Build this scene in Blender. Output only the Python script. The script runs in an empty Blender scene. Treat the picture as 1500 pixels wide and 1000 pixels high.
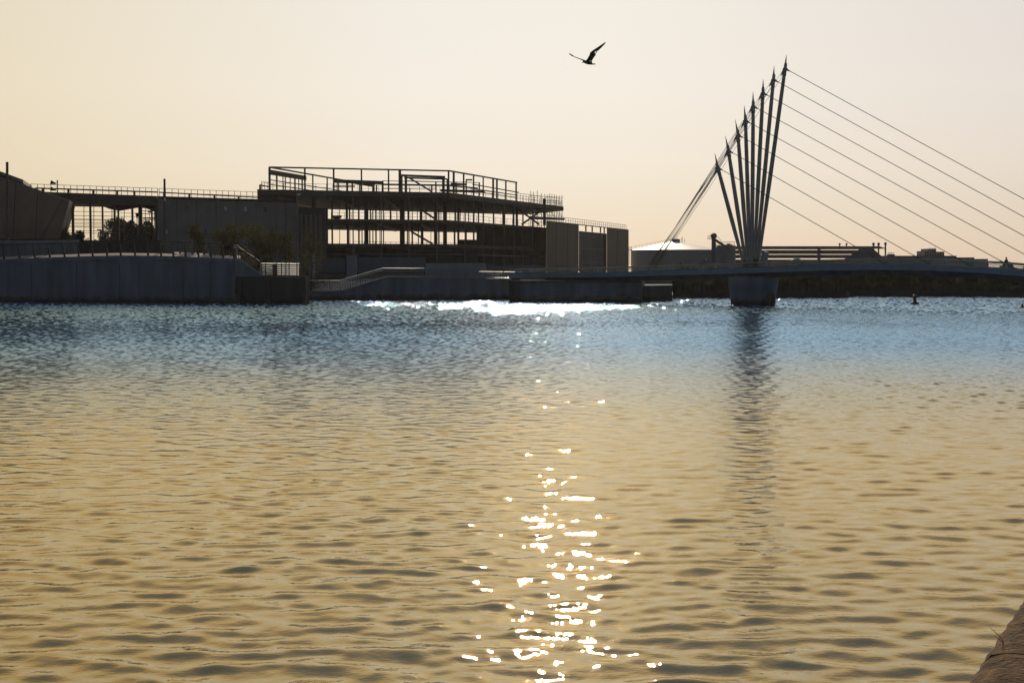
import bpy, bmesh, math, random
import numpy as np
from mathutils import Vector, Matrix

random.seed(7)
S = bpy.context.scene
COL = S.collection
R = math.radians

# ------------------------------------------------------------------ camera
CAMZ, F, PITCH = 5.0, 2083.33, math.atan(108 / 2083.33)
cam_d = bpy.data.cameras.new('camera')
cam_d.lens, cam_d.sensor_width = 50.0, 36.0
cam_d.clip_start, cam_d.clip_end = 0.1, 6000
cam = bpy.data.objects.new('camera', cam_d)
COL.objects.link(cam)
cam.location = (0, 0, CAMZ)
cam.rotation_euler = (math.pi / 2 - PITCH, 0, 0)
S.camera = cam
CP, SP = math.cos(PITCH), math.sin(PITCH)


def ray(px, py):
    u, v = (px - 750) / F, (500 - py) / F
    return Vector((u, CP + v * SP, -SP + v * CP))


def P(px, py, Y):
    d = ray(px, py)
    t = Y / d.y
    return Vector((d.x * t, Y, CAMZ + d.z * t))


# ------------------------------------------------------------------ light
SUN_EL, SUN_AZ = R(22.5), R(1.5)
w = bpy.data.worlds.new("World")
S.world = w
w.use_nodes = True
nt = w.node_tree
bg = nt.nodes['Background']
bg.inputs[1].default_value = 0.1


def N(tree, typ, **kw):
    n = tree.nodes.new(typ)
    for k, v in kw.items():
        setattr(n, k, v)
    return n


def math_node(tree, op, a, b=None, clamp=False):
    n = N(tree, 'ShaderNodeMath', operation=op)
    n.use_clamp = clamp
    for i, x in enumerate((a, b)):
        if x is None:
            continue
        if isinstance(x, (int, float)):
            n.inputs[i].default_value = x
        else:
            tree.links.new(x, n.inputs[i])
    return n.outputs[0]


sky = N(nt, 'ShaderNodeTexSky', sky_type='NISHITA')
sky.sun_disc = False
sky.sun_elevation = SUN_EL
sky.sun_rotation = SUN_AZ
sky.air_density, sky.dust_density, sky.ozone_density = 1.0, 0.3, 1.0
tc = N(nt, 'ShaderNodeTexCoord')
nrm = N(nt, 'ShaderNodeVectorMath', operation='NORMALIZE')
nt.links.new(tc.outputs['Generated'], nrm.inputs[0])
sep = N(nt, 'ShaderNodeSeparateXYZ')
nt.links.new(nrm.outputs[0], sep.inputs[0])
elev = math_node(nt, 'MULTIPLY', math_node(nt, 'ARCSINE', sep.outputs[2]), 2 / math.pi, True)   # 0 horizon .. 1 zenith


def ramp(tree, fac, stops):
    r = N(tree, 'ShaderNodeValToRGB')
    e = r.color_ramp.elements
    while len(e) < len(stops):
        e.new(0.5)
    for el, (p, c) in zip(e, stops):
        el.position = p
        el.color = (*c, 1)
    tree.links.new(fac, r.inputs[0])
    return r.outputs[0]


SKY_FRONT = [(0, (.63, .51, .42)), (1.5, (.70, .59, .48)), (4, (.82, .72, .61)), (7, (.87, .79, .69)), (11, (.86, .80, .71)),
             (15, (1.05, .86, .53)), (18, (1.0, .76, .42)), (24, (.52, .44, .34)), (32, (.36, .37, .39)), (45, (.32, .40, .50)),
             (60, (.26, .34, .45)), (90, (.08, .13, .21))]
SKY_BACK = [(0, (.05, .052, .058)), (10, (.05, .058, .075)), (40, (.042, .06, .085)), (90, (.08, .13, .21))]
front = ramp(nt, elev, [(a / 90, c) for a, c in SKY_FRONT])
back = ramp(nt, elev, [(a / 90, c) for a, c in SKY_BACK])
hx = math_node(nt, 'MULTIPLY', sep.outputs[0], math.sin(SUN_AZ))
hy = math_node(nt, 'MULTIPLY', sep.outputs[1], math.cos(SUN_AZ))
hl = math_node(nt, 'SQRT', math_node(nt, 'ADD', math_node(nt, 'MULTIPLY', sep.outputs[0], sep.outputs[0]),
               math_node(nt, 'ADD', math_node(nt, 'MULTIPLY', sep.outputs[1], sep.outputs[1]), 1e-5)))
caz = math_node(nt, 'DIVIDE', math_node(nt, 'ADD', hx, hy), hl)
mr = N(nt, 'ShaderNodeMapRange', interpolation_type='SMOOTHSTEP')
nt.links.new(caz, mr.inputs[0])
mr.inputs[1].default_value, mr.inputs[2].default_value = 0.1, 1.0
mixs = N(nt, 'ShaderNodeMix', data_type='RGBA')
nt.links.new(mr.outputs[0], mixs.inputs[0])
nt.links.new(back, mixs.inputs[6])
nt.links.new(front, mixs.inputs[7])
sidef = N(nt, 'ShaderNodeMapRange')
nt.links.new(math_node(nt, 'DIVIDE', sep.outputs[0], hl), sidef.inputs[0])
sidef.inputs[1].default_value, sidef.inputs[2].default_value = -.36, .36
side = ramp(nt, sidef.outputs[0], [(0, (.96, .88, .70)), (.4, (1, 1, 1)), (.6, (1, 1, 1)), (1, (.91, .89, .91))])
mixm = N(nt, 'ShaderNodeMix', data_type='RGBA', blend_type='MULTIPLY')
mixm.inputs[0].default_value = 1
nt.links.new(mixs.outputs[2], mixm.inputs[6])
nt.links.new(side, mixm.inputs[7])
sc10 = N(nt, 'ShaderNodeVectorMath', operation='SCALE')
nt.links.new(mixm.outputs[2], sc10.inputs[0])
sc10.inputs['Scale'].default_value = 10
mix2 = N(nt, 'ShaderNodeMix', data_type='RGBA')
mix2.inputs[0].default_value = 0.10
nt.links.new(sc10.outputs[0], mix2.inputs[6])
nt.links.new(sky.outputs[0], mix2.inputs[7])
nt.links.new(mix2.outputs[2], bg.inputs[0])

sd = bpy.data.lights.new('sun', 'SUN')
sd.energy, sd.angle, sd.color = 3.0, R(0.53), (1, .86, .68)
sun = bpy.data.objects.new('sun', sd)
COL.objects.link(sun)
tosun = Vector((math.sin(SUN_AZ) * math.cos(SUN_EL), math.cos(SUN_AZ) * math.cos(SUN_EL), math.sin(SUN_EL)))
sun.rotation_euler = tosun.to_track_quat('Z', 'Y').to_euler()
sun.location = (0, 300, 200)

S.view_settings.view_transform = 'Standard'
S.view_settings.look = 'None'
S.view_settings.exposure = 0
S.view_settings.gamma = 1
S.view_settings.use_curve_mapping = False
S.render.engine = 'CYCLES'
S.cycles.max_bounces = 6
S.cycles.sample_clamp_indirect = 4


# ------------------------------------------------------------------ materials
def mat(name, col, rough=.7, metal=0.0, var=.25, scale=1.5, spec=.4, transl=0.0, streak=False):
    m = bpy.data.materials.new(name)
    m.use_nodes = True
    t = m.node_tree
    b = t.nodes['Principled BSDF']
    b.inputs['Roughness'].default_value = rough
    b.inputs['Metallic'].default_value = metal
    b.inputs['Specular IOR Level'].default_value = spec
    tc = N(t, 'ShaderNodeTexCoord')
    src = tc.outputs['Object']
    if streak:
        mp = N(t, 'ShaderNodeMapping')
        mp.inputs['Scale'].default_value = (1, 1, .12)
        t.links.new(src, mp.inputs[0])
        src = mp.outputs[0]
    nz = N(t, 'ShaderNodeTexNoise')
    nz.inputs['Scale'].default_value = scale
    nz.inputs['Detail'].default_value = 6
    t.links.new(src, nz.inputs['Vector'])
    c = ramp(t, nz.outputs['Fac'], [(.3, tuple(x * (1 - var) for x in col)), (.7, tuple(min(1, x * (1 + var)) for x in col))])
    t.links.new(c, b.inputs['Base Color'])
    if transl:
        tr = N(t, 'ShaderNodeBsdfTranslucent')
        t.links.new(c, tr.inputs[0])
        mx = N(t, 'ShaderNodeMixShader')
        mx.inputs[0].default_value = transl
        t.links.new(b.outputs[0], mx.inputs[1])
        t.links.new(tr.outputs[0], mx.inputs[2])
        t.links.new(mx.outputs[0], t.nodes['Material Output'].inputs[0])
    return m


M = dict(
    concrete=mat('concrete', (.14, .17, .205), .85, var=.3, scale=.6, streak=True),
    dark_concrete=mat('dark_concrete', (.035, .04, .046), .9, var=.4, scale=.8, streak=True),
    pale_concrete=mat('pale_concrete', (.22, .25, .28), .8, var=.15, scale=.5, streak=True),
    paving=mat('paving', (.17, .15, .13), .45, var=.2, scale=.8),
    pale_paving=mat('pale_paving', (.34, .27, .22), .8, var=.3, scale=.35),
    rail_steel=mat('rail_steel', (.028, .031, .035), .6, var=.2, scale=3),
    earth=mat('earth', (.03, .032, .027), .95, var=.4, scale=.3),
    cladding=mat('cladding', (.21, .20, .195), .6, var=.12, scale=.4),
    dark_cladding=mat('dark_cladding', (.075, .066, .06), .7, var=.15, scale=.3, streak=True),
    brown_panel=mat('brown_panel', (.22, .15, .11), .55, var=.15, scale=.3),
    dark_joint=mat('dark_joint', (.03, .03, .03), .9),
    steel=mat('steel', (.07, .062, .055), .55, .2, var=.2, scale=2),
    grey_steel=mat('grey_steel', (.13, .14, .15), .5, .2, var=.15, scale=2),
    bridge_paint=mat('bridge_paint', (.20, .26, .33), .4, var=.1, scale=.5, streak=True),
    mast_paint=mat('mast_paint', (.30, .27, .25), .38, .1, var=.12, scale=.6),
    cable=mat('cable', (.10, .085, .07), .4, .5),
    slab=mat('slab', (.10, .088, .07), .85, var=.2, scale=.4),
    bright_metal=mat('bright_metal', (.85, .84, .80), .33, 1.0, var=.05),
    frosted=mat('frosted', (.92, .86, .80), .5, var=.3, scale=3, transl=.7),
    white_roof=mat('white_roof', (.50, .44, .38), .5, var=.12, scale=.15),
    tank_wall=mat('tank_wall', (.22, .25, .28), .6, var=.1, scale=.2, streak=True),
    industrial=mat('industrial', (.12, .12, .13), .8, var=.2, scale=.2, streak=True),
    far_grey=mat('far_grey', (.22, .22, .24), .8, var=.12, scale=.1),
    pane_pale=mat('pane_pale', (.55, .55, .5), .3),
    pane_dark=mat('pane_dark', (.04, .045, .05), .08, spec=.6),
    ochre=mat('ochre', (.12, .062, .012), .55, var=.2, scale=3),
    black=mat('black', (.02, .02, .02), .6),
    gull=mat('gull', (.09, .075, .06), .8, var=.3, scale=20),
    gull_wing=mat('gull_wing', (.05, .04, .035), .8, var=.3, scale=20),
    bark=mat('bark', (.07, .055, .04), .9, scale=4),
    leaf_yellow=mat('leaf_yellow', (.06, .058, .012), .6, var=.5, scale=1.2, transl=.5),
    leaf_green=mat('leaf_green', (.055, .075, .02), .6, var=.5, scale=.8, transl=.4),
    leaf_dark=mat('leaf_dark', (.028, .038, .02), .7, var=.5, scale=.5, transl=.12),
    reed=mat('reed', (.035, .035, .016), .8, var=.5, scale=.4, transl=.2),
    skin=mat('skin', (.35, .2, .13), .6),
    cloth=mat('cloth', (.06, .06, .08), .85, var=.3, scale=6),
    cloth_grey=mat('cloth_grey', (.3, .3, .32), .85, var=.2, scale=6),
    grass=mat('grass', (.10, .10, .03), .6, transl=.4),
    hoarding=mat('hoarding', (.10, .13, .17), .7, var=.2, scale=.4),
)


def tide(m):
    t = m.node_tree
    b = t.nodes['Principled BSDF']
    src = b.inputs['Base Color'].links[0].from_socket
    g = N(t, 'ShaderNodeNewGeometry')
    sp = N(t, 'ShaderNodeSeparateXYZ')
    t.links.new(g.outputs['Position'], sp.inputs[0])
    n = N(t, 'ShaderNodeTexNoise')
    n.inputs['Scale'].default_value = .9
    n.inputs['Detail'].default_value = 6
    t.links.new(g.outputs['Position'], n.inputs['Vector'])
    f = math_node(t, 'ADD', sp.outputs[2], math_node(t, 'MULTIPLY', n.outputs['Fac'], .9))
    c = ramp(t, math_node(t, 'MULTIPLY', f, .25, True), [(.17, (.10, .13, .10)), (.27, (.45, .48, .42)), (.36, (1, 1, 1))])
    mx = N(t, 'ShaderNodeMix', data_type='RGBA', blend_type='MULTIPLY')
    mx.inputs[0].default_value = 1
    t.links.new(src, mx.inputs[6])
    t.links.new(c, mx.inputs[7])
    t.links.new(mx.outputs[2], b.inputs['Base Color'])


for k in ('concrete', 'dark_concrete'):
    tide(M[k])


# ------------------------------------------------------------------ mesh helpers
class MB:
    def __init__(self):
        self.v, self.f = [], []

    def add(self, vs, fs):
        o = len(self.v)
        self.v += [tuple(x) for x in vs]
        self.f += [tuple(i + o for i in f) for f in fs]
        return self

    def prism(self, poly, z0, z1):
        """footprint (list of xy) between z0 and z1; z1 may be a list"""
        n = len(poly)
        if sum(poly[i][0] * poly[(i + 1) % n][1] - poly[(i + 1) % n][0] * poly[i][1] for i in range(n)) < 0:
            poly = poly[::-1]
        vs = [(p[0], p[1], z0) for p in poly] + [(p[0], p[1], z1) for p in poly]
        fs = [tuple(range(n - 1, -1, -1)), tuple(range(n, 2 * n))]
        fs += [(i, (i + 1) % n, n + (i + 1) % n, n + i) for i in range(n)]
        return self.add(vs, fs)

    def extrude(self, pts, vec):
        """outline of 3-D points swept along vec"""
        n = len(pts)
        pts = [Vector(p) for p in pts]
        vec = Vector(vec)
        nor = Vector((0, 0, 0))
        for i in range(n):
            nor += (pts[i] - pts[0]).cross(pts[(i + 1) % n] - pts[0])
        if nor.dot(vec) > 0:
            pts = pts[::-1]
        vs = pts + [p + vec for p in pts]
        fs = [tuple(range(n)), tuple(range(2 * n - 1, n - 1, -1))]
        fs += [((i + 1) % n, i, n + i, n + (i + 1) % n) for i in range(n)]
        return self.add(vs, fs)

    def wall(self, A, B, z0, z1, th):
        """upright slab from A to B (xy), thickness th to the left of A->B"""
        d = Vector((B[0] - A[0], B[1] - A[1]))
        n = Vector((-d.y, d.x)).normalized() * th
        return self.prism([(A[0], A[1]), (B[0], B[1]), (B[0] + n.x, B[1] + n.y), (A[0] + n.x, A[1] + n.y)], z0, z1)

    def box(self, c, s, rot=0):
        hx, hy = s[0] / 2, s[1] / 2
        ca, sa = math.cos(rot), math.sin(rot)
        poly = [(c[0] + x * ca - y * sa, c[1] + x * sa + y * ca) for x, y in ((-hx, -hy), (hx, -hy), (hx, hy), (-hx, hy))]
        return self.prism(poly, c[2] - s[2] / 2, c[2] + s[2] / 2)

    def beam(self, p, q, wd, ht=None):
        """rectangular bar p->q: wd across, ht upright"""
        ht = ht or wd
        p, q = Vector(p), Vector(q)
        d = (q - p).normalized()
        up = Vector((0, 0, 1)) if abs(d.z) < .95 else Vector((0, 1, 0))
        s = d.cross(up).normalized()
        u = s.cross(d)
        s, u = s * wd / 2, u * ht / 2
        vs = [p - s - u, p + s - u, p + s + u, p - s + u, q - s - u, q + s - u, q + s + u, q - s + u]
        return self.add(vs, [(3, 2, 1, 0), (4, 5, 6, 7), (0, 1, 5, 4), (1, 2, 6, 5), (2, 3, 7, 6), (3, 0, 4, 7)])

    def path(self, pts, radii, n=8):
        """round tapering tube through points"""
        pts = [Vector(p) for p in pts]
        if isinstance(radii, (int, float)):
            radii = [radii] * len(pts)
        vs, fs = [], []
        for i, p in enumerate(pts):
            d = (pts[min(i + 1, len(pts) - 1)] - pts[max(i - 1, 0)]).normalized()
            up = Vector((0, 0, 1)) if abs(d.z) < .9 else Vector((0, 1, 0))
            s = d.cross(up).normalized()
            u = s.cross(d)
            for k in range(n):
                a = 2 * math.pi * k / n
                vs.append(p + (s * math.cos(a) + u * math.sin(a)) * radii[i])
        for i in range(len(pts) - 1):
            for k in range(n):
                k2 = (k + 1) % n
                fs.append((i * n + k, i * n + k2, (i + 1) * n + k2, (i + 1) * n + k))
        fs.append(tuple(range(n - 1, -1, -1)))
        fs.append(tuple((len(pts) - 1) * n + k for k in range(n)))
        return self.add(vs, fs)

    def lathe(self, c, prof, n=32):
        """profile of (radius, z) turned about the upright through c"""
        vs, fs = [], []
        for r, z in prof:
            for k in range(n):
                a = 2 * math.pi * k / n
                vs.append((c[0] + r * math.cos(a), c[1] + r * math.sin(a), c[2] + z))
        for i in range(len(prof) - 1):
            for k in range(n):
                k2 = (k + 1) % n
                fs.append((i * n + k, i * n + k2, (i + 1) * n + k2, (i + 1) * n + k))
        fs.append(tuple(range(n - 1, -1, -1)))
        fs.append(tuple((len(prof) - 1) * n + k for k in range(n)))
        return self.add(vs, fs)

    def build(self, name, m, parent=None, smooth=False):
        me = bpy.data.meshes.new(name)
        off = root_loc(parent)
        me.from_pydata([(v[0] - off.x, v[1] - off.y, v[2] - off.z) for v in self.v], [], self.f)
        me.materials.append(M[m] if isinstance(m, str) else m)
        if smooth:
            me.polygons.foreach_set('use_smooth', [True] * len(me.polygons))
        me.update()
        o = bpy.data.objects.new(name, me)
        COL.objects.link(o)
        if parent:
            o.parent = parent
        return o


def root_loc(o):
    t = Vector((0, 0, 0))
    while o is not None:
        t += o.location
        o = o.parent
    return t


def tag(o, label=None, cat=None, group=None, kind=None):
    for k, v in (('label', label), ('category', cat), ('group', group), ('kind', kind)):
        if v:
            o[k] = v
    return o


def thing(name, label, cat, loc, group=None):
    o = bpy.data.objects.new(name, None)
    o.empty_display_size = .5
    COL.objects.link(o)
    o.location = loc
    return tag(o, label, cat, group)


def copy_tree(o, parent=None):
    c = o.copy()
    COL.objects.link(c)
    if parent:
        c.parent = parent
    for ch in list(o.children):
        copy_tree(ch, c)
    return c


def xy(px, Y):
    v = P(px, 392, Y)
    return (v.x, v.y)


def ZY(py, Y):
    return P(750, py, Y).z


def lerp(a, b, t):
    return a + (b - a) * t


def interp(x, pts):
    if x <= pts[0][0]:
        (x0, y0), (x1, y1) = pts[0], pts[1]
    elif x >= pts[-1][0]:
        (x0, y0), (x1, y1) = pts[-2], pts[-1]
    else:
        for (x0, y0), (x1, y1) in zip(pts, pts[1:]):
            if x0 <= x <= x1:
                break
    return y0 + (y1 - y0) * (x - x0) / (x1 - x0)


# ------------------------------------------------------------------ land
def land(name, poly, z1, m, z0=-3):
    o = MB().prism(poly, z0, z1).build(name, m)
    return tag(o, kind='structure')


LEFT_A, LEFT_B = xy(-700, 214), xy(345, 198)
# terrace on the left, the middle quay, the right bank, the far land
land('upper_terrace_ground', [LEFT_A, xy(-60, 206.5), xy(0, 206), xy(345, 199), xy(352, 214), xy(450, 236), xy(450, 256), (-190, 256)], 6.0, 'paving')
land('quay_ground', [xy(345.5, 199.2), xy(383, 197.6), xy(447, 197), xy(449, 246), xy(566, 246), xy(566, 219), xy(760, 222.5), xy(762, 212), xy(942, 209), xy(944, 228),
                     xy(985, 228), xy(985, 236), xy(985, 640), (-400, 640), (-400, 256.5), xy(450.3, 256.5), xy(450.3, 235.5), xy(352.3, 214)], 3.4, 'paving')
rp = [(*xy(449.1, 217.9), 1.25), (*xy(565.9, 218.9), 1.25), (*xy(565.9, 245.9), 3.4), (*xy(449.1, 245.9), 3.4)]
tag(MB().add([(p[0], p[1], -3) for p in rp] + rp, [(3, 2, 1, 0), (4, 5, 6, 7), (0, 1, 5, 4), (1, 2, 6, 5), (2, 3, 7, 6), (3, 0, 4, 7)]).build('ramp_ground', 'pale_paving'), kind='structure')
land('far_bank_ground', [xy(985.5, 233), xy(1240, 236), xy(1246, 243), xy(1350, 246), xy(1500, 238), xy(1900, 236), (700, 236), (900, 640), xy(985.5, 640)], 1.0, 'earth')
land('distant_ground', [(-600, 641), (900, 641), (900, 1000), (-600, 1000)], 2.0, 'earth')


# ------------------------------------------------------------------ water
def make_water():
    rows = [2.5]
    while rows[-1] < 262:
        d = rows[-1]
        rows.append(d + min(max(d * .0036, .035), .15))
    rows = np.array(rows)
    fine = np.arange(-23, 23.001, .045)
    side = np.concatenate([23 + np.cumsum(np.linspace(.1, 2.7, 48))])
    ang = np.radians(np.concatenate([-side[::-1], fine, side]))
    dd, aa = np.meshgrid(rows, ang, indexing='ij')
    X, Y = dd * np.sin(aa), dd * np.cos(aa)
    rng = np.random.default_rng(11)
    # gusts: slow patches where the ripples are steeper
    gust = np.zeros_like(X)
    for _ in range(9):
        k = 2 * np.pi / rng.uniform(12, 60)
        th = rng.uniform(0, np.pi)
        gust += np.sin(k * (X * np.cos(th) + Y * np.sin(th) * .6) + rng.uniform(0, 6.28))
    gust = 1 + .2 * np.clip(gust / 4.2, -1, 1) * (1 + np.clip((dd - 50) / 40, 0, 1))
    s = np.clip((dd - WAVE_D0) / (WAVE_D1 - WAVE_D0), 0, 1)
    s = s * s * (3 - 2 * s)
    patch = np.exp(-((X - 19) / 10) ** 2 - ((Y - 55) / 13) ** 2)
    step = np.gradient(rows)[:, None]

    def field(n, lo, hi, peak, width, spread, tilt, rms):
        H = np.zeros_like(X)
        ws = []
        for i in range(n):
            lam = math.exp(rng.uniform(math.log(lo), math.log(hi)))
            th = rng.normal(0, R(spread)) + R(tilt)
            ws.append((lam, th, math.exp(-(math.log(lam / peak) / width) ** 2) * rng.uniform(.5, 1.3), rng.uniform(0, 6.28)))
        tot = math.sqrt(sum(x[2] ** 2 for x in ws) / 2)
        for lam, th, sl, ph in ws:
            k = 2 * math.pi / lam
            damp = np.clip((lam / step - 2.2) / 1.2, 0, 1)
            H += sl / tot * math.tan(R(rms)) / k * damp * np.sin(k * (X * math.sin(th) + Y * math.cos(th)) + ph)
        return H
    Hn = field(130, .25, 3.5, .70, .65, 26, 6, WAVE_NEAR)       # long smooth ripples by the near quay
    Hm = field(60, .17, .7, .34, .5, 48, -10, 1.8)           # small cross chop
    Hf = field(110, .30, 3, .62, .6, 62, -5, WAVE_FAR)       # wind chop out on the open canal
    Hg = field(110, .5, 2.6, .95, .5, 80, 0, WAVE_SHORE)    # confused chop under the far quays
    s2 = np.clip((dd - 112) / 88, 0, 1)
    s2 = s2 * s2 * (3 - 2 * s2)
    H = (Hn * (1 - .65 * s) + Hm * (1 - s)) * gust + Hf * gust * np.clip(s + 1.1 * patch, 0, 1.5) * (1 - .5 * s2) + Hg * s2
    sig = Hn[:300].std() * 1.6
    H = sig * 8 * (np.exp(np.clip(H / (sig * 8), -3, 1.6)) - 1)     # slightly peaked crests, flat troughs
    nr, nc = X.shape
    co = np.stack([X, Y, H], -1).reshape(-1, 3).astype(np.float32)
    idx = np.arange(nr * nc, dtype=np.int32).reshape(nr, nc)
    q = np.stack([idx[:-1, :-1], idx[:-1, 1:], idx[1:, 1:], idx[1:, :-1]], -1).reshape(-1, 4)
    me = bpy.data.meshes.new('water')
    me.vertices.add(len(co))
    me.vertices.foreach_set('co', co.ravel())
    me.loops.add(q.size)
    me.loops.foreach_set('vertex_index', np.ascontiguousarray(q).ravel())
    me.polygons.add(len(q))
    me.polygons.foreach_set('loop_start', np.arange(0, q.size, 4, dtype=np.int32))
    me.polygons.foreach_set('loop_total', np.full(len(q), 4, dtype=np.int32))
    me.update(calc_edges=True)
    at = me.attributes.new('chop', 'FLOAT', 'POINT')
    at.data.foreach_set('value', np.ascontiguousarray(np.clip(s + .3 * patch, 0, 1.2) * gust).astype(np.float32).ravel())
    me.polygons.foreach_set('use_smooth', np.ones(len(q), dtype=bool))
    o = bpy.data.objects.new('water', me)
    COL.objects.link(o)
    tag(o, kind='structure')
    m = bpy.data.materials.new('water')
    m.use_nodes = True
    t = m.node_tree
    for x in list(t.nodes):
        t.nodes.remove(x)
    out = N(t, 'ShaderNodeOutputMaterial')
    tcn = N(t, 'ShaderNodeTexCoord')
    n1 = N(t, 'ShaderNodeTexNoise')
    n1.inputs['Scale'].default_value = 2.6
    n1.inputs['Detail'].default_value = 2.5
    n1.inputs['Roughness'].default_value = .45
    mp = N(t, 'ShaderNodeMapping')
    mp.inputs['Scale'].default_value = (.7, 1.2, 1)
    t.links.new(tcn.outputs['Object'], mp.inputs[0])
    t.links.new(mp.outputs[0], n1.inputs['Vector'])
    n2 = N(t, 'ShaderNodeTexNoise')
    n2.inputs['Scale'].default_value = 15
    n2.inputs['Detail'].default_value = 1.5
    t.links.new(mp.outputs[0], n2.inputs['Vector'])
    bp0 = N(t, 'ShaderNodeBump')
    bp0.inputs['Strength'].default_value = 1
    bp0.inputs['Distance'].default_value = .003
    t.links.new(n2.outputs['Fac'], bp0.inputs['Height'])
    bp = N(t, 'ShaderNodeBump')
    bp.inputs['Strength'].default_value = 1
    ca = N(t, 'ShaderNodeAttribute', attribute_name='chop')
    t.links.new(math_node(t, 'ADD', math_node(t, 'MULTIPLY', ca.outputs['Fac'], CHOP_BUMP), WATER_BUMP), bp.inputs['Distance'])
    t.links.new(bp0.outputs[0], bp.inputs['Normal'])
    t.links.new(n1.outputs['Fac'], bp.inputs['Height'])
    fr = N(t, 'ShaderNodeFresnel')
    fr.inputs['IOR'].default_value = 1.33
    t.links.new(bp.outputs[0], fr.inputs['Normal'])
    fac = math_node(t, 'POWER', fr.outputs[0], WATER_FPOW, True)
    # reflected light painted in by distance: blue far out, tan by the near quay
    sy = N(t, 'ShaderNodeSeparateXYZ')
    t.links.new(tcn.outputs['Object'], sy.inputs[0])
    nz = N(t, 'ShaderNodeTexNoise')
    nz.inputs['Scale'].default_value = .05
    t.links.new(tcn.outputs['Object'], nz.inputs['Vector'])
    sheen_mask = N(t, 'ShaderNodeMapRange', interpolation_type='SMOOTHSTEP')
    t.links.new(math_node(t, 'ADD', sy.outputs[1], math_node(t, 'MULTIPLY', nz.outputs['Fac'], 14)), sheen_mask.inputs[0])
    sheen_mask.inputs[1].default_value, sheen_mask.inputs[2].default_value = 36, 106
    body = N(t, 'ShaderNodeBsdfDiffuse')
    t.links.new(ramp(t, sheen_mask.outputs[0], [(0, (.05, .045, .03)), (1, (.04, .11, .20))]), body.inputs[0])
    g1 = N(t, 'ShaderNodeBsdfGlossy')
    t.links.new(ramp(t, sheen_mask.outputs[0], [(0, (1, .87, .59)), (1, (.48, .73, 1.0))]), g1.inputs['Color'])
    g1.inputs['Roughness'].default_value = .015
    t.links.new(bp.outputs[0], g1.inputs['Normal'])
    g2 = N(t, 'ShaderNodeBsdfGlossy')
    g2.inputs['Color'].default_value = (1, .86, .62, 1)
    g2.inputs['Roughness'].default_value = .105
    t.links.new(bp.outputs[0], g2.inputs['Normal'])
    gm = N(t, 'ShaderNodeMixShader')
    gm.inputs[0].default_value = .002
    t.links.new(g1.outputs[0], gm.inputs[1])
    t.links.new(g2.outputs[0], gm.inputs[2])
    g3 = N(t, 'ShaderNodeBsdfGlossy')
    g3.inputs['Color'].default_value = (1, .82, .55, 1)
    g3.inputs['Roughness'].default_value = .27
    t.links.new(bp.outputs[0], g3.inputs['Normal'])
    gw = N(t, 'ShaderNodeMixShader')
    gw.inputs[0].default_value = .006
    t.links.new(gm.outputs[0], gw.inputs[1])
    t.links.new(g3.outputs[0], gw.inputs[2])
    gm = gw
    mx = N(t, 'ShaderNodeMixShader')
    t.links.new(fac, mx.inputs[0])
    t.links.new(body.outputs[0], mx.inputs[1])
    t.links.new(gm.outputs[0], mx.inputs[2])
    t.links.new(mx.outputs[0], out.inputs[0])
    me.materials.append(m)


CHOP_BUMP = .006
WAVE_NEAR, WAVE_FAR, WAVE_D0, WAVE_D1, WATER_BUMP, WATER_FPOW = 4.6, 4.7, 26, 90, .005, .6
WAVE_SHORE = 13
make_water()


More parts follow.
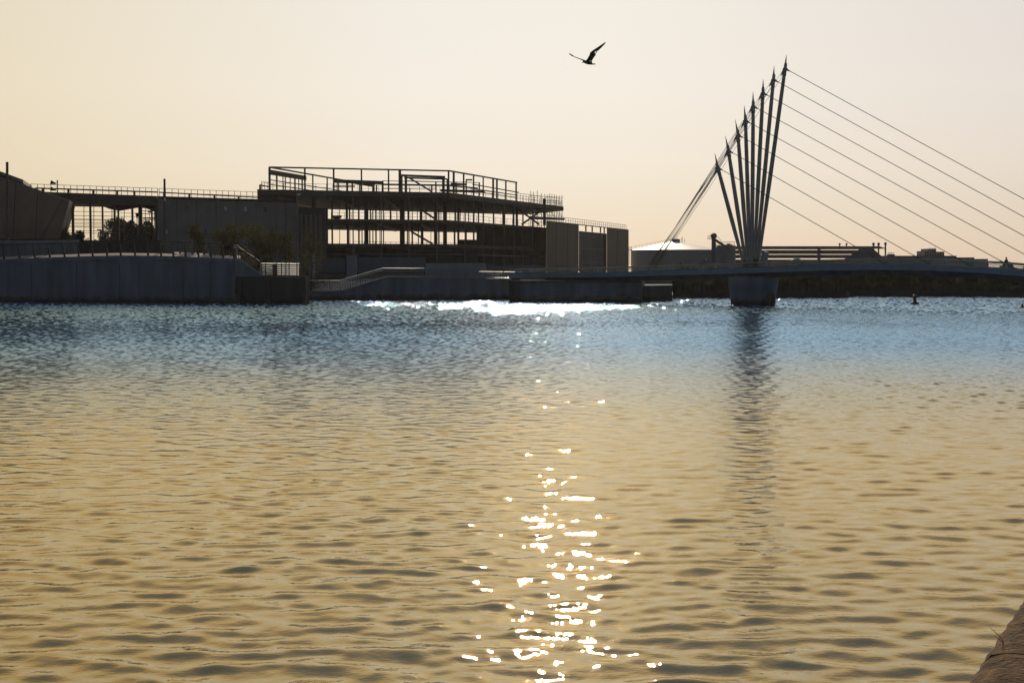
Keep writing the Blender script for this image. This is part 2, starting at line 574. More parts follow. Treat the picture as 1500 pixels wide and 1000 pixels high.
# ------------------------------------------------------------------ near quay edge, lower right
def near_quay():
    e0, e1 = P(1430, 1000, 4.11), P(1500, 890, 5.02)
    z = 3.8
    a, b = Vector((e0.x, e0.y, 0)), Vector((e1.x, e1.y, 0))
    d = (b - a).normalized()
    n = Vector((d.y, -d.x, 0))
    a -= n * .05
    root = thing('quay_wall', 'weathered brown stone quay edge jutting in at the lower right corner', 'quay', (a.x, a.y, 0))
    rr = random.Random(3)
    for k in range(-5, 14):
        L = 1.5
        s0, s1 = k * L + .34 + .002, (k + 1) * L + .34 - .002
        me = bmesh.new()
        # rounded coping cross-section swept along the edge, with small bumps
        prof = [(0.0, -.45), (0.0, -.10), (.012, -.05), (.04, -.018), (.09, -.002), (.2, .003), (.4, .004), (.75, 0)]
        prof2 = prof + [(.75, -.45)]
        ns = 24 if -2 < k < 4 else 4
        rings = []
        for i in range(ns + 1):
            s = lerp(s0, s1, i / ns)
            ring = []
            for (q, zz) in prof2:
                j = rr.uniform(-.004, .004)
                p = a + d * s + n * (q + j)
                ring.append(me.verts.new((p.x - a.x, p.y - a.y, z + zz + rr.uniform(-.003, .003))))
            rings.append(ring)
        for r0, r1 in zip(rings, rings[1:]):
            for i in range(len(prof2)):
                i2 = (i + 1) % len(prof2)
                me.faces.new((r0[i], r0[i2], r1[i2], r1[i]))
        for rg in (rings[0][::-1], rings[-1]):
            me.faces.new([me.verts.new(x.co) for x in rg])
        bmesh.ops.recalc_face_normals(me, faces=me.faces)
        mesh = bpy.data.meshes.new('coping_stone')
        me.to_mesh(mesh)
        me.free()
        mesh.materials.append(STONE)
        mesh.polygons.foreach_set('use_smooth', [True] * len(mesh.polygons))
        o = bpy.data.objects.new('coping_stone', mesh)
        COL.objects.link(o)
        o.parent = root
    p0, p1 = a + d * -8 + n * .04, a + d * 24 + n * .04
    MB().wall((p1.x, p1.y), (p0.x, p0.y), -3, z - .46, .7).build('wall_face', 'dark_concrete', root)
    q0, q1 = a + d * -8 + n * .765, a + d * 24 + n * .765
    land('near_quay_ground', [(q0.x, q0.y), (q1.x, q1.y), (q1.x + 40, q1.y - 20), (q0.x + 40, q0.y - 20)], z - .01, 'earth', -3)
    g = thing('grass_tuft', 'few thin dry grass blades poking out over the stone quay edge', 'grass', P(1462, 948, 4.53))
    for (px, py, x1, y1) in ((1475, 945, 1449, 917), (1477, 949, 1456, 930), (1440, 1001, 1425, 992)):
        MB().path([P(px, py, 4.62), P((px + x1) / 2 + 1, (py + y1) / 2 - 1, 4.55), P(x1, y1, 4.5)], [.0016, .0013, .0005], 4).build('blade', 'grass', g)


def stone_material():
    m = mat('quay_stone', (.125, .068, .03), .95, var=.7, scale=16, spec=.15)
    t = m.node_tree
    b = t.nodes['Principled BSDF']
    tcn = N(t, 'ShaderNodeTexCoord')
    n1 = N(t, 'ShaderNodeTexNoise')
    n1.inputs['Scale'].default_value = 55
    n1.inputs['Detail'].default_value = 8
    t.links.new(tcn.outputs['Object'], n1.inputs['Vector'])
    bp = N(t, 'ShaderNodeBump')
    bp.inputs['Distance'].default_value = .02
    bp.inputs['Strength'].default_value = .9
    t.links.new(n1.outputs['Fac'], bp.inputs['Height'])
    t.links.new(bp.outputs[0], b.inputs['Normal'])
    return m


STONE = stone_material()
near_quay()


# ------------------------------------------------------------------ left quay wall, railing, ramp
TOP = [(-80, 383), (0, 380), (60, 377.5), (120, 375.5), (180, 374), (250, 375), (300, 377), (345, 379)]


def wy(px):
    return interp(px, [(-80, 206.8), (345, 198.2)])


def left_quay():
    root = thing('river_wall', 'long dark concrete river wall with a rounded coping under the leaning railing', 'wall', (-55, 200, 0))
    pxs = list(range(-80, 345, 17)) + [345]
    face, cap = MB(), MB()
    for a, b in zip(pxs, pxs[1:]):
        for mb, o, z0f, z1f, th in ((face, 0, lambda p: -2, lambda p: P(p, interp(p, TOP) + 6, wy(p)).z, .8),
                                   (cap, .35, lambda p: P(p, interp(p, TOP) + 6, wy(p)).z, lambda p: P(p, interp(p, TOP), wy(p)).z, 1.3)):
            q = [Vector((*xy(a, wy(a) - o), 0)), Vector((*xy(b, wy(b) - o), 0))]
            vs = []
            for p, px in zip(q, (a, b)):
                vs += [(p.x, p.y, z0f(px)), (p.x, p.y + th, z0f(px)), (p.x, p.y + th, z1f(px)), (p.x, p.y, z1f(px))]
            mb.add(vs, [(3, 2, 1, 0), (4, 5, 6, 7), (0, 1, 5, 4), (1, 2, 6, 5), (2, 3, 7, 6), (3, 0, 4, 7)])
    face.build('wall_face', 'concrete', root)
    cap.build('coping', 'concrete', root)
    vg = MB()
    for a, b in zip(pxs, pxs[1:]):
        vs = []
        for px in (a, b):
            p = P(px, interp(px, TOP), wy(px))
            x, y = xy(px, wy(px) + .96)
            x2, y2 = xy(px, wy(px) + 3.4)
            vs += [(x, y, 5.5), (x2, y2, 5.5), (x2, y2, p.z + .40), (x, y, p.z - .02)]
        vg.add(vs, [(3, 2, 1, 0), (4, 5, 6, 7), (0, 1, 5, 4), (1, 2, 6, 5), (2, 3, 7, 6), (3, 0, 4, 7)])
    tag(vg.build('verge', 'pale_paving'), kind='structure')
    jt = MB()
    for px in (46, 112, 175, 268, 308):
        x, y = xy(px, wy(px))
        jt.box((x, y - .012, 2.6), (.07, .03, 6.0))
    jt.build('movement_joint', 'dark_joint', root)
    # dark return block and sloping parapet down to the low landing
    lo = MB()
    A, B = xy(345.6, 197.6), xy(447, 195.6)
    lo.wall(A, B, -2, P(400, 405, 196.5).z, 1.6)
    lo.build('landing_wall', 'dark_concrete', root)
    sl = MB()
    pts = [P(346, 380, 198), P(352, 381, 198), P(384, 402.5, 197.6), P(384, 409, 197.6), P(346, 409, 198)]
    sl.extrude(pts, (0, .9, 0))
    sl.build('ramp_parapet', 'concrete', root)
    fp = MB()
    for px in (347, 352, 392, 446):
        x, y = xy(px, 197.45 - (px - 345) * .0195)
        fp.box((x, y - .1, 1.4), (.45, .4, 4.2))
    fp.build('timber_fender', 'black', root)

    # railing of leaning steel fins
    rail = thing('balustrade', 'dark steel railing of leaning fin posts along the top of the left river wall', 'railing', P(170, 374, 202))
    bot = [-61, -38, -16, 6, 28.6, 51, 73, 94.6, 115.4, 136, 157, 177, 198, 217, 236, 254, 272, 291, 309, 327, 343]
    tops = []
    for px in bot:
        yb = interp(px, TOP)
        Y = wy(px) + .2
        b, t = P(px, yb + .3, Y), P(px - 2.6, yb - 20, Y - .1)
        tops.append((b, t))
        mb = MB()
        d = Vector((.14, 0, 0))
        e = Vector((.07, 0, 0))
        mb.extrude([b - d, b + d, t + e, t - e], (0, .12, 0))
        mb.build('post', 'rail_steel', rail)
    tr, wires = MB(), MB()
    for (b0, t0), (b1, t1) in zip(tops, tops[1:]):
        tr.beam(t0 + Vector((0, .06, .04)), t1 + Vector((0, .06, .04)), .12, .09)
        for f in (.2, .4, .6, .8):
            wires.beam(b0.lerp(t0, f) + Vector((0, .06, 0)), b1.lerp(t1, f) + Vector((0, .06, 0)), .025)
    tr.build('handrail', 'rail_steel', rail)
    wires.build('wire', 'rail_steel', rail)
    # ramp railing
    rr = thing('ramp_railing', 'thin steel railing going down beside the sloping parapet', 'railing', P(366, 391, 197.9))
    pts = [(350, 379.5), (358, 385), (366, 390.5), (375, 396.5), (383, 401.8)]
    bs = [P(x, y, 198.1) for x, y in pts]
    ts = [p + Vector((-.15, 0, 1.75)) for p in bs]
    for b, t in zip(bs, ts):
        MB().beam(b, t, .09).build('post', 'steel', rr)
    hr = MB()
    for i in range(len(bs) - 1):
        hr.beam(ts[i], ts[i + 1], .09)
    hr.build('handrail', 'steel', rr)
    wr = MB()
    for i in range(len(bs) - 1):
        for f in (.3, .65):
            wr.beam(bs[i].lerp(ts[i], f), bs[i + 1].lerp(ts[i + 1], f), .03)
    wr.build('wire', 'steel', rr)
    # pale panels glowing behind the foot of the railing
    for i, (px, wd, ht) in enumerate([(250.5, 4, 4), (259, 6, 7), (268.5, 6.5, 7), (277, 6, 7), (285.5, 4.5, 7), (294.5, 5, 6.5), (303, 5, 6.5),
                                      (312, 2.5, 5), (318.5, 4.5, 5), (325.5, 2.2, 5), (334, 5.5, 5), (343, 4, 4.5), (349.5, 5, 5.5)]):
        yb = interp(px, TOP) - .6
        Y = 203.2
        o = thing('light_panel', LP_LABELS[i], 'panel', P(px, yb, Y), 'pale panels at the foot of the railing')
        MB().extrude([P(px - wd / 2, yb, Y), P(px + wd / 2, yb, Y), P(px + wd / 2, yb - ht * .8, Y), P(px - wd / 2, yb - ht * .8, Y)], (0, .03, 0)).build('pane', 'frosted', o)
        MB().extrude([P(px - wd / 2 - .5, yb, Y), P(px - wd / 2, yb, Y), P(px - wd / 2, yb - ht * .84, Y), P(px - wd / 2 - .5, yb - ht * .84, Y)], (0, .06, 0)).build('frame', 'steel', o)
    # steel return with bright rungs
    st = thing('rung_stand', 'short upright steel stand with bright rungs at the bend of the river wall', 'stand', P(346, 376, 200))
    MB().beam(P(344.4, 378, 200), P(344.4, 358, 200), .1).build('post', 'steel', st)
    for j, (y, x0, x1) in enumerate(((359.3, 343, 349), (362.5, 342, 348), (366, 345.8, 348.4), (369, 345.8, 348.4), (372.5, 345.8, 348.6))):
        MB().box(P((x0 + x1) / 2, y, 200), ((x1 - x0) * .096, .5, .09)).build('rung', 'bright_metal', st)
    # low terrace wall and hedge behind the railing
    tw = thing('terrace_wall', 'low grey retaining wall behind the leaning railing at far left', 'wall', (*xy(30, 216), 6))
    MB().wall(xy(-90, 216), xy(113, 213), 5.9, ZY(356, 215), .5).build('wall_face', 'concrete', tw)
    MB().wall(xy(-90, 215.8), xy(113, 212.8), ZY(356, 215) + .003, ZY(352, 215), .9).build('coping', 'pale_concrete', tw)
    for n, (x1, Y, y0) in enumerate(((250, 211, 369.5), (240, 214, 363.5), (232, 217, 357.5), (236, 220, 352))):
        land('terrace_step' if n < 3 else 'plaza_ground', [xy(113.2 if n < 3 else -120, Y if n < 3 else 217), xy(113.2, Y), xy(x1, Y), xy(x1, 240 if n == 3 else Y + 3.02),
             xy(113.2, 240 if n == 3 else Y + 3.02)] + ([xy(-120, 240)] if n == 3 else []), ZY(y0, Y), 'dark_concrete', 5)
    # bright slatted railing on the landing
    br = thing('slatted_railing', 'pale gleaming metal railing of horizontal slats on the dark landing', 'railing', P(410, 404, 196.8))
    for y in (386.6, 390, 393, 396, 399, 402):
        a, b = P(381.5, y, 196.7), P(437.5, y + .8, 196.4)
        wd = .34 if y < 387 else .2
        # tilted slat: its upper face leans toward the water
        mb = MB()
        u = Vector((0, .5, .088)) * (1.5 if y < 387 else 1)
        mb.extrude([a, b, b + u, a + u], (0, 0, .04))
        mb.build('slat', 'bright_metal', br)
    for px in (383.5, 389, 412.5, 423.5, 435):
        MB().beam(P(px, 404.5, 196.3), P(px, 385.6, 196.3), .12).build('post', 'steel', br)
    MB().box(P(402.8, 395.5, 196.2), (.62, .25, 1.75)).build('control_box', mat('red_brown', (.12, .03, .025), .6), br)


LP_LABELS = [
    'small dim square panel, leftmost of the pale panels at the foot of the railing',
    'bright square panel just right of the lone dim panel behind the railing',
    'widest of the pale square panels glowing behind the railing',
    'pale square panel just right of the widest one behind the railing',
    'narrow pale panel between two wider ones, fifth from the left behind the railing',
    'pale panel sixth from the left behind the railing, under a leaning post',
    'pale panel in the middle of the row behind the railing, seventh from the left',
    'thin sliver panel, the left of the two slivers behind the railing',
    'pale panel standing between the two thin slivers behind the railing',
    'thin sliver panel, the right of the two slivers behind the railing',
    'pale broad panel just right of the slivers behind the railing',
    'pale panel just left of the rung stand at the bend of the wall',
    'pale panel just right of the rung stand, last of the row at the bend',
]
left_quay()


# ------------------------------------------------------------------ middle quay
def middle_quay():
    root = thing('embankment_wall', 'grey river wall with a ramped step in the middle of the far quay', 'wall', (*xy(600, 219), 0))
    prof = [(447, 428), (455, 428), (500, 427), (565, 406.5), (640, 406.5), (760, 409)]
    Yf = lambda px: interp(px, [(447, 216.5), (760, 221)])
    top = [P(x, y, Yf(x)) for x, y in prof]
    mb = MB()
    for a, b in zip(top, top[1:]):
        vs = []
        for p in (a, b):
            vs += [(p.x, p.y, -2), (p.x, p.y + 1.4, -2), (p.x, p.y + 1.4, p.z), (p.x, p.y, p.z)]
        mb.add(vs, [(3, 2, 1, 0), (4, 5, 6, 7), (0, 1, 5, 4), (1, 2, 6, 5), (2, 3, 7, 6), (3, 0, 4, 7)])
    mb.build('wall_face', 'concrete', root)
    cp = MB()
    for a, b in zip(top, top[1:]):
        cp.beam(a + Vector((0, .2, .09)), b + Vector((0, .2, .09)), 1.0, .18)
    cp.build('coping', 'pale_concrete', root)
    # railing with balusters
    rl = thing('stair_railing', 'baluster railing climbing the ramp of the middle quay, its handrail gleaming', 'railing', P(520, 424, 217.5))
    low = [(452, 427), (500, 426), (565, 405.5), (622, 405.5)]
    hi = [(452, 411), (497, 411.3), (561, 393.2), (622, 393.6)]
    nb = 46
    for i in range(nb):
        t = i / (nb - 1)
        x = lerp(455, 620, t)
        a, b = P(x, interp(x, low), 217.6), P(x - 1.8, interp(x - 1.8, hi), 217.6)
        MB().beam(a, b, .10 if i % 4 == 0 else .06).build('baluster', 'grey_steel', rl)
    for i in range(3):
        u = Vector((0, .26, .045 if i == 1 else .015))
        MB().extrude([P(*hi[i], 217.5), P(*hi[i + 1], 217.5), P(*hi[i + 1], 217.5) + u, P(*hi[i], 217.5) + u], (0, 0, .07)).build('handrail', 'bright_metal', rl)
        MB().beam(P(hi[i][0], hi[i][1] + 2.4, 217.4), P(hi[i + 1][0], hi[i + 1][1] + 2.4, 217.4), .05).build('mid_rail', 'bright_metal' if i == 1 else 'grey_steel', rl)
        MB().beam(P(*low[i], 217.4), P(*low[i + 1], 217.4), .3, .12).build('bottom_rail', 'pale_concrete', rl)
    # concrete block with fins
    cb = thing('concrete_parapet', 'grey blue concrete parapet block with shallow fins on the middle quay', 'parapet', (*xy(668, 223), 3.4))
    MB().wall(xy(625, 223), xy(712, 225), 3.3, ZY(385.5, 224), 1.2).build('wall_face', 'pale_concrete', cb)
    fn = MB()
    for px in range(626, 712, 7):
        x, y = xy(px, 222.94)
        fn.box((x, y, 4.1), (.12, .1, 1.2))
    fn.build('fin', 'concrete', cb)
    # open steel railing and the person beside the bridge end
    gr = thing('landing_railing', 'gleaming thin steel railing at the left end of the footbridge', 'railing', P(735, 410, 217))
    for px in (716, 724, 733, 742, 751, 760):
        MB().beam(P(px, 410.5, 217), P(px, 398.5, 217), .08).build('post', 'grey_steel', gr)
    a, b, u = P(702, 397.8, 217), P(764, 398.6, 217), Vector((0, .06, .004))
    MB().extrude([a, b, b + u, a + u], (0, 0, .04)).build('handrail', 'bright_metal', gr)
    for y in (401, 403.5, 406, 408.5):
        MB().beam(P(713, y, 217), P(762, y, 217), .05).build('rail', 'bright_metal', gr)
    # hoardings, cabins, pier
    for i, (a, b, y0, y1, Y, lab) in enumerate(((447, 506, 378, 400, 241, 'dark site hoarding left of the pale blue pier'),
                                               (521, 624, 377, 400, 243, 'long dark site hoarding right of the pale blue pier'),
                                               (712, 800, 388, 402, 236, 'low dark site hoarding beside the footbridge end'))):
        h = thing('hoarding', lab, 'fence', (*xy((a + b) / 2, Y), 2.6), 'site hoardings on the far quay')
        n = max(3, int((b - a) / 10))
        for k in range(n):
            x0, x1 = lerp(a, b, k / n), lerp(a, b, (k + .97) / n)
            MB().wall(xy(x0, Y), xy(x1, Y), 2.5, ZY(y0 + random.uniform(-.5, .8), Y), .08).build('panel', 'hoarding', h)
        MB().beam(P(a, y1, Y - .15), P(b, y1, Y - .15), .1, .25).build('kicker', 'dark_concrete', h)
    pb = thing('concrete_pier', 'square pale blue concrete pier standing on the middle quay', 'pier', (*xy(514, 239), 2.3))
    MB().wall(xy(507.5, 238.5), xy(521.5, 238.5), 2.2, ZY(375.6, 238.5), 1.6).build('shaft', 'pale_concrete', pb)
    MB().wall(xy(506.5, 238.3), xy(522.5, 238.3), ZY(375.6, 238.5) + .002, ZY(374.2, 238.5), 2.0).build('cap', 'pale_concrete', pb)
    sh = thing('site_cabin', 'low flat grey site cabin beside the young trees', 'cabin', (*xy(452, 226), 1.4))
    MB().wall(xy(444, 226), xy(458, 226), 1.2, ZY(372, 226), 3).build('wall', 'pale_concrete', sh)
    MB().wall(xy(443, 225.8), xy(459, 225.8), ZY(372, 226), ZY(370.8, 226), 3.4).build('roof', 'far_grey', sh)
    MB().wall(xy(448, 225.97), xy(452, 225.97), 2.0, ZY(376, 226), .1).build('door', 'steel', sh)


middle_quay()


# ------------------------------------------------------------------ footbridge
BK = .82


def PB(px, py, off=0.0):
    d = ray(px, py)
    t = (189.5 + BK * 34.2 + off) / (d.y + BK * d.x)
    return Vector((d.x * t, d.y * t, CAMZ + d.z * t))


DECK_TOP = [(740, 401), (765, 400), (850, 399), (900, 398), (1000, 395), (1100, 392), (1200, 388.2), (1280, 386.6), (1360, 387.2), (1447, 391.5),
            (1500, 396), (1560, 402.5), (1620, 410), (1690, 419), (1760, 428.5), (1820, 437)]
ACROSS = Vector((BK, 1, 0)).normalized()     # towards the far side of the deck


def bridge():
    base = PB(1103, 448)
    root = thing('footbridge', 'cable stayed swing footbridge with a fan of eight pointed masts over the canal', 'bridge', (base.x, base.y, 0))
    pxs = [745, 765, 800, 850, 900, 950, 1000, 1050, 1100, 1150, 1200, 1240, 1280, 1320, 1360, 1400, 1447, 1480, 1500, 1530, 1560, 1590, 1620, 1655, 1690, 1725, 1760, 1800]
    near = [PB(p, interp(p, DECK_TOP), -3.2) for p in pxs]
    fas, hull, deck = MB(), MB(), MB()
    W = 5.0
    for (p, q) in zip(near, near[1:]):
        def sect(p, lst):
            return [p + ACROSS * a + Vector((0, 0, z)) for a, z in lst]
        for mb, lst in ((fas, [(0, 0), (.18, 0), (.30, -.72), (.12, -.72)]),
                        (fas, [(W - .18, 0), (W, 0), (W - .12, -.72), (W - .30, -.72)]),
                        (deck, [(.185, -.42), (W - .185, -.42), (W - .24, -.6), (.24, -.6)]),
                        (hull, [(.31, -.605), (W - .31, -.605), (W - 1.3, -1.35), (1.3, -1.35)])):
            mb.add(sect(p, lst) + sect(q, lst), [(0, 1, 2, 3), (7, 6, 5, 4), (0, 4, 5, 1), (1, 5, 6, 2), (2, 6, 7, 3), (3, 7, 4, 0)])
    fas.build('edge_beam', 'bridge_paint', root)
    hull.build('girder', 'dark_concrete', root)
    deck.build('deck', 'paving', root)
    # railings both sides
    for side, a in (('near', .1), ('far', W - .1)):
        rl = MB()
        for f, r in ((.62, .085), (.42, .03), (.22, .03)):
            rl.path([p + ACROSS * a + Vector((0, 0, f)) for p in near], r, 6)
        rl.build('handrail', 'bridge_rail', root)
        for p, q in zip(near, near[1:]):
            n = max(1, round((q - p).length / 2.3))
            for k in range(n):
                c = p.lerp(q, k / n) + ACROSS * a
                MB().beam(c, c + Vector((0, 0, .62)), .07).build('railing_post', 'grey_steel', root)
    # pier
    pc = PB(1103, 448)
    pc.z = 0
    MB().lathe(pc, [(2.9, -2), (2.95, 0), (3.05, 1.2), (3.25, 2.35), (3.3, 2.4), (3.3, 3.75), (3.0, 3.8)], 48).build('pier', 'concrete', root, True)
    MB().lathe(pc, [(3.0, 3.8), (2.6, 3.85), (2.6, 4.25)], 40).build('pivot_bearing', 'dark_concrete', root)
    fd = MB()
    for a in (-1.05, -.80):
        c = pc + Vector((math.cos(a) * 3.3, math.sin(a) * 3.3, 0))
        fd.beam(c - Vector((0, 0, 1)), c + Vector((0, 0, 1.6)), .34)
    fd.build('fender', 'ochre', root)
    # masts
    TIPS = [(1047, 224), (1062.5, 199), (1077, 175), (1090, 154), (1103, 134), (1118, 115.5), (1134, 96.5), (1152, 80)]
    COLL = [(1051.5, 246), (1067, 221), (1081, 198), (1092, 177), (1103.3, 156), (1117.5, 136.5), (1133, 117), (1150, 101)]
    BASE = [(1090 + i * 2.9, 389) for i in range(8)]
    ANCH = [(1299, 387.5), (1363, 388), (1424, 390.5), (1491, 396), (1556, 402.8), (1619, 410.6), (1684, 418.8), (1750, 428)]
    EXIT = [(1200, 329), (1280, 341), (1334, 340), (1388, 340), (1500, 372), (1500, 344), (1500, 317), (1500, 289.5)]
    for i in range(8):
        off = (i - 3.5) * .14
        b, c, t = PB(*BASE[i], off), PB(*COLL[i], off), PB(*TIPS[i], off)
        d = (c - b)
        m = MB()
        m.path([b, b + d * .06, b + d * .45, b + d * .85, c, c + (t - c) * .4, t], [.15, .2, .29, .26, .22, .13, .012], 14)
        mo = m.build('mast', 'mast_paint', root, True)
        # collar: two pointed cable lugs
        fwd, bkp = PB(COLL[i][0] + 8.5, COLL[i][1] + 4.2, off), PB(COLL[i][0] - 6.5, COLL[i][1] + 10.5, off)
        cl = MB()
        cl.path([c - d.normalized() * -.7, c - d.normalized() * .9], [.2, .27], 10)
        cl.path([c, c.lerp(fwd, .45), fwd], [.30, .13, .03], 8)
        cl.path([c, c.lerp(bkp, .5), bkp], [.32, .15, .04], 8)
        cl.build('cable_lug', 'mast_paint', mo, True)
        ft = MB()
        ft.path([b - Vector((0, 0, .55)), b + Vector((0, 0, .12))], [.26, .2], 10)
        ft.build('mast_foot', 'steel', mo)
        # forestay
        a = PB(*ANCH[i], off)
        MB().path([fwd, a], .045, 6).build('stay_cable', 'cable', root)
        u = (fwd - a).normalized()
        MB().path([a - u * .3, a + u * 1.6, a + u * 2.6], [.13, .13, .05], 8).build('cable_socket', 'steel', root)
        # backstays: each mast's pair falls to the short end of the deck
        for k, so in enumerate((-.9, .9)):
            bx = 947 + i * .9 + (8 if k else 0)
            e = PB(bx, 393, so)
            MB().path([c + Vector((0, 0, .25 - k * .7)), e], .024, 5).build('stay_cable', 'cable', root)
    kn = MB()
    c = PB(1101, 389)
    for k in range(12):
        q = c + Vector((random.uniform(-1.4, 1.2), random.uniform(-.5, .5), random.uniform(-.2, .5)))
        kn.beam(q, q + Vector((random.uniform(-.3, .3), random.uniform(-.3, .3), random.uniform(.4, 1.0))), .18)
    kn.build('mast_bracket', 'steel', root)
    MB().extrude([PB(1111.5, 389), PB(1119, 389), PB(1122, 369.5), PB(1117, 367)], ACROSS * .8).build('housing', 'pale_concrete', root)
    # abutment under the left end, and the one on the near shore
    ab = thing('abutment', 'heavy dark concrete abutment carrying the left end of the footbridge', 'abutment', (*xy(850, 206), 0))
    MB().prism([xy(763, 206.5), xy(940, 204), xy(941, 212), xy(764, 216)], -2, ZY(410.8, 205)).build('block', 'concrete', ab)
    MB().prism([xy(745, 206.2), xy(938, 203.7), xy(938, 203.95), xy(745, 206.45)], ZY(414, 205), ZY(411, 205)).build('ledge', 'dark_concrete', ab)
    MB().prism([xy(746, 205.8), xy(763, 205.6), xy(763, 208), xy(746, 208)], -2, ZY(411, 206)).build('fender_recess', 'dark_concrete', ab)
    MB().prism([xy(941, 208), xy(985, 214), xy(985, 228), xy(941, 228)], -2, ZY(418, 210)).build('wing_wall', 'dark_concrete', ab)
    e = near[-1]
    n2 = thing('landing_abutment', 'concrete abutment at the right end of the footbridge', 'abutment', (e.x + 5, e.y, 0))
    MB().box((e.x + 6, e.y + 1, .0), (12, 10, 2 * (e.z - 1.4)), -.68).build('block', 'concrete', n2)


M['bridge_rail'] = mat('bridge_rail', (.55, .5, .42), .35, 1.0, var=.1)
bridge()


# ------------------------------------------------------------------ left buildings
def left_buildings():
    # leaning brown pavilion
    pv = thing('pavilion', 'brown panelled pavilion with a raking roofline and a leaning pointed end', 'building', (*xy(30, 224), 6))
    Y = 222
    out = [P(-120, 350, Y), P(-120, 228, Y), P(0, 258.5, Y), P(60, 279, Y), P(102.5, 293.5, Y), P(86, 350, Y)]
    MB().extrude(out, (-4, 16, 0)).build('wall', 'brown_panel', pv)
    rf = MB()
    top = [P(-120, 226, Y), P(0, 256, Y), P(34, 268.5, Y)]
    for a, b in zip(top, top[1:]):
        rf.extrude([a, b, b + Vector((0, 0, .55)), a + Vector((0, 0, .55))], (-4, 16, 0))
    rf.build('roof', 'brown_panel', pv)
    ed = MB()
    eg = [P(-120, 229.2, Y - .06), P(0, 259.7, Y - .06), P(60, 280.2, Y - .06), P(102, 294.2, Y - .06)]
    for a, b in zip(eg, eg[1:]):
        ed.beam(a, b, .1, .16)
    ed.build('roof_trim', 'cladding', pv)
    sm = MB()
    for (a, b) in (((23, 268), (19, 350)), ((92, 292), (60, 350)), ((55, 283), (52, 350)), ((-20, 255), (-20, 350))):
        sm.beam(P(*a, Y - .02), P(*b, Y - .02), .08, .06)
    sm.build('panel_seam', 'dark_joint', pv)

    # canopy deck with columns, then the clad building on the same line
    line = lambda px: interp(px, [(40, 224.5), (100, 229), (232, 240), (436, 255)])
    Zr = 17.0
    cn = thing('canopy', 'long flat canopy deck on slim columns with sky showing between them', 'canopy', (*xy(150, 233), 6))
    A, B = xy(40, line(40)), xy(231.5, line(231.5))
    MB().prism([A, B, (B[0] * 1.06, B[1] * 1.06), (A[0] * 1.06, A[1] * 1.06)], 15.5, Zr).build('deck', 'slab', cn)
    for px, wd in ((97.5, 3), (108, 3), (133.6, 2.5), (151.4, 2), (169, 2.4), (174.5, 2.2), (195, 2.4), (207, 4.6), (223.5, 2), (229.5, 3)):
        Y = line(px) + (1 if px not in (151.4, 174.5, 223.5) else 9)
        x, y = xy(px, Y)
        MB().prism([(x - wd * .055, y - .2), (x + wd * .055, y - .2), (x + wd * .055, y + .2), (x - wd * .055, y + .2)], 5.9, 15.497).build('column', 'steel', cn)
    MB().extrude([P(133, 296, 242), P(228, 296, 242), P(228, 311, 242), P(208, 303, 242), P(174, 309, 242), P(160, 306, 242), P(150, 302, 242)], (0, .4, 0)).build('soffit_beam', 'steel', cn)
    rails = MB()
    bm = MB()
    a, b = P(52, 275.6, line(52)), P(231, 281.5, line(231))
    bm.beam(a, b, .2, .22)
    for px in (62, 98, 134, 169, 195):
        t = (px - 52) / 179
        q = a.lerp(b, t)
        bm.beam(q, Vector((q.x, q.y, Zr + .003)), .3)
    bm.build('ring_beam', 'steel', cn)
    guard(rails, P(45, 269.6, line(45)), P(231, 276, line(231)), Zr, 20)
    rails.build('guardrail', 'grey_steel', cn)

    cb = thing('clad_building', 'grey panel clad building with small square windows left of the steel frame', 'building', (*xy(334, 248), 5))
    js = [232, 260, 289, 317.5, 346.8, 375.8, 404.7, 432.5, 437]
    wl = MB()
    for p, q in zip(js, js[1:]):
        A, B = xy(p + .45, line(p)), xy(q - .45, line(q))
        wl.wall(A, B, 4.5, Zr - .45, .5)
    a, b = xy(232, line(232) + .35), xy(437, line(437) + .35)
    wl.prism([a, b, (b[0] * 1.06, b[1] * 1.06), (a[0] * 1.06, a[1] * 1.06)], 4.4, Zr - .46)
    wl.build('wall', 'cladding', cb)
    a, b = xy(231.6, line(231.6) - .1), xy(437.5, line(437.5) - .1)
    MB().prism([a, b, (b[0] * 1.062, b[1] * 1.062), (a[0] * 1.062, a[1] * 1.062)], Zr - .45, Zr).build('roof', 'dark_concrete', cb)
    up = [(272.5, 305.5, 8, 10, 0), (301.5, 305.5, 8, 10, 0), (330, 306, 8, 9, 1), (359, 306.5, 8, 9, 1), (388, 307.5, 8, 10, 2), (417, 308, 7, 9, 0), (245, 305, 6, 9, 0),
          (244, 339, 6, 9, 1), (271, 340, 7, 9, 0), (300.5, 340, 8, 9, 2), (358, 341, 7, 8, 0), (388, 342, 7, 8, 0)]
    for px, py, ww, hh, kind in up:
        Y = line(px) - .02
        fr = MB()
        x0, x1, y0, y1 = px - ww / 2, px + ww / 2, py - hh / 2, py + hh / 2
        for (a, b, c, d) in ((x0, y0, x1, y0 + .9), (x0, y1 - .9, x1, y1), (x0, y0 + .9, x0 + .9, y1 - .9), (x1 - .9, y0 + .9, x1, y1 - .9)):
            fr.extrude([P(a, b, Y), P(c, b, Y), P(c, d, Y), P(a, d, Y)], (0, -.12, 0))
        w_ = fr.build('window', 'cladding' if kind != 2 else 'far_grey', cb)
        MB().extrude([P(x0 + .9, y0 + .9, Y), P(x1 - .9, y0 + .9, Y), P(x1 - .9, y1 - .9, Y), P(x0 + .9, y1 - .9, Y)], (0, -.05, 0)).build(
            'pane', ('cladding', 'pane_pale', 'pane_dark')[kind], w_)
    a, b = P(233, 281.8, line(233)), P(381, 289.4, line(381))
    bm = MB()
    bm.beam(a, b, .2, .2)
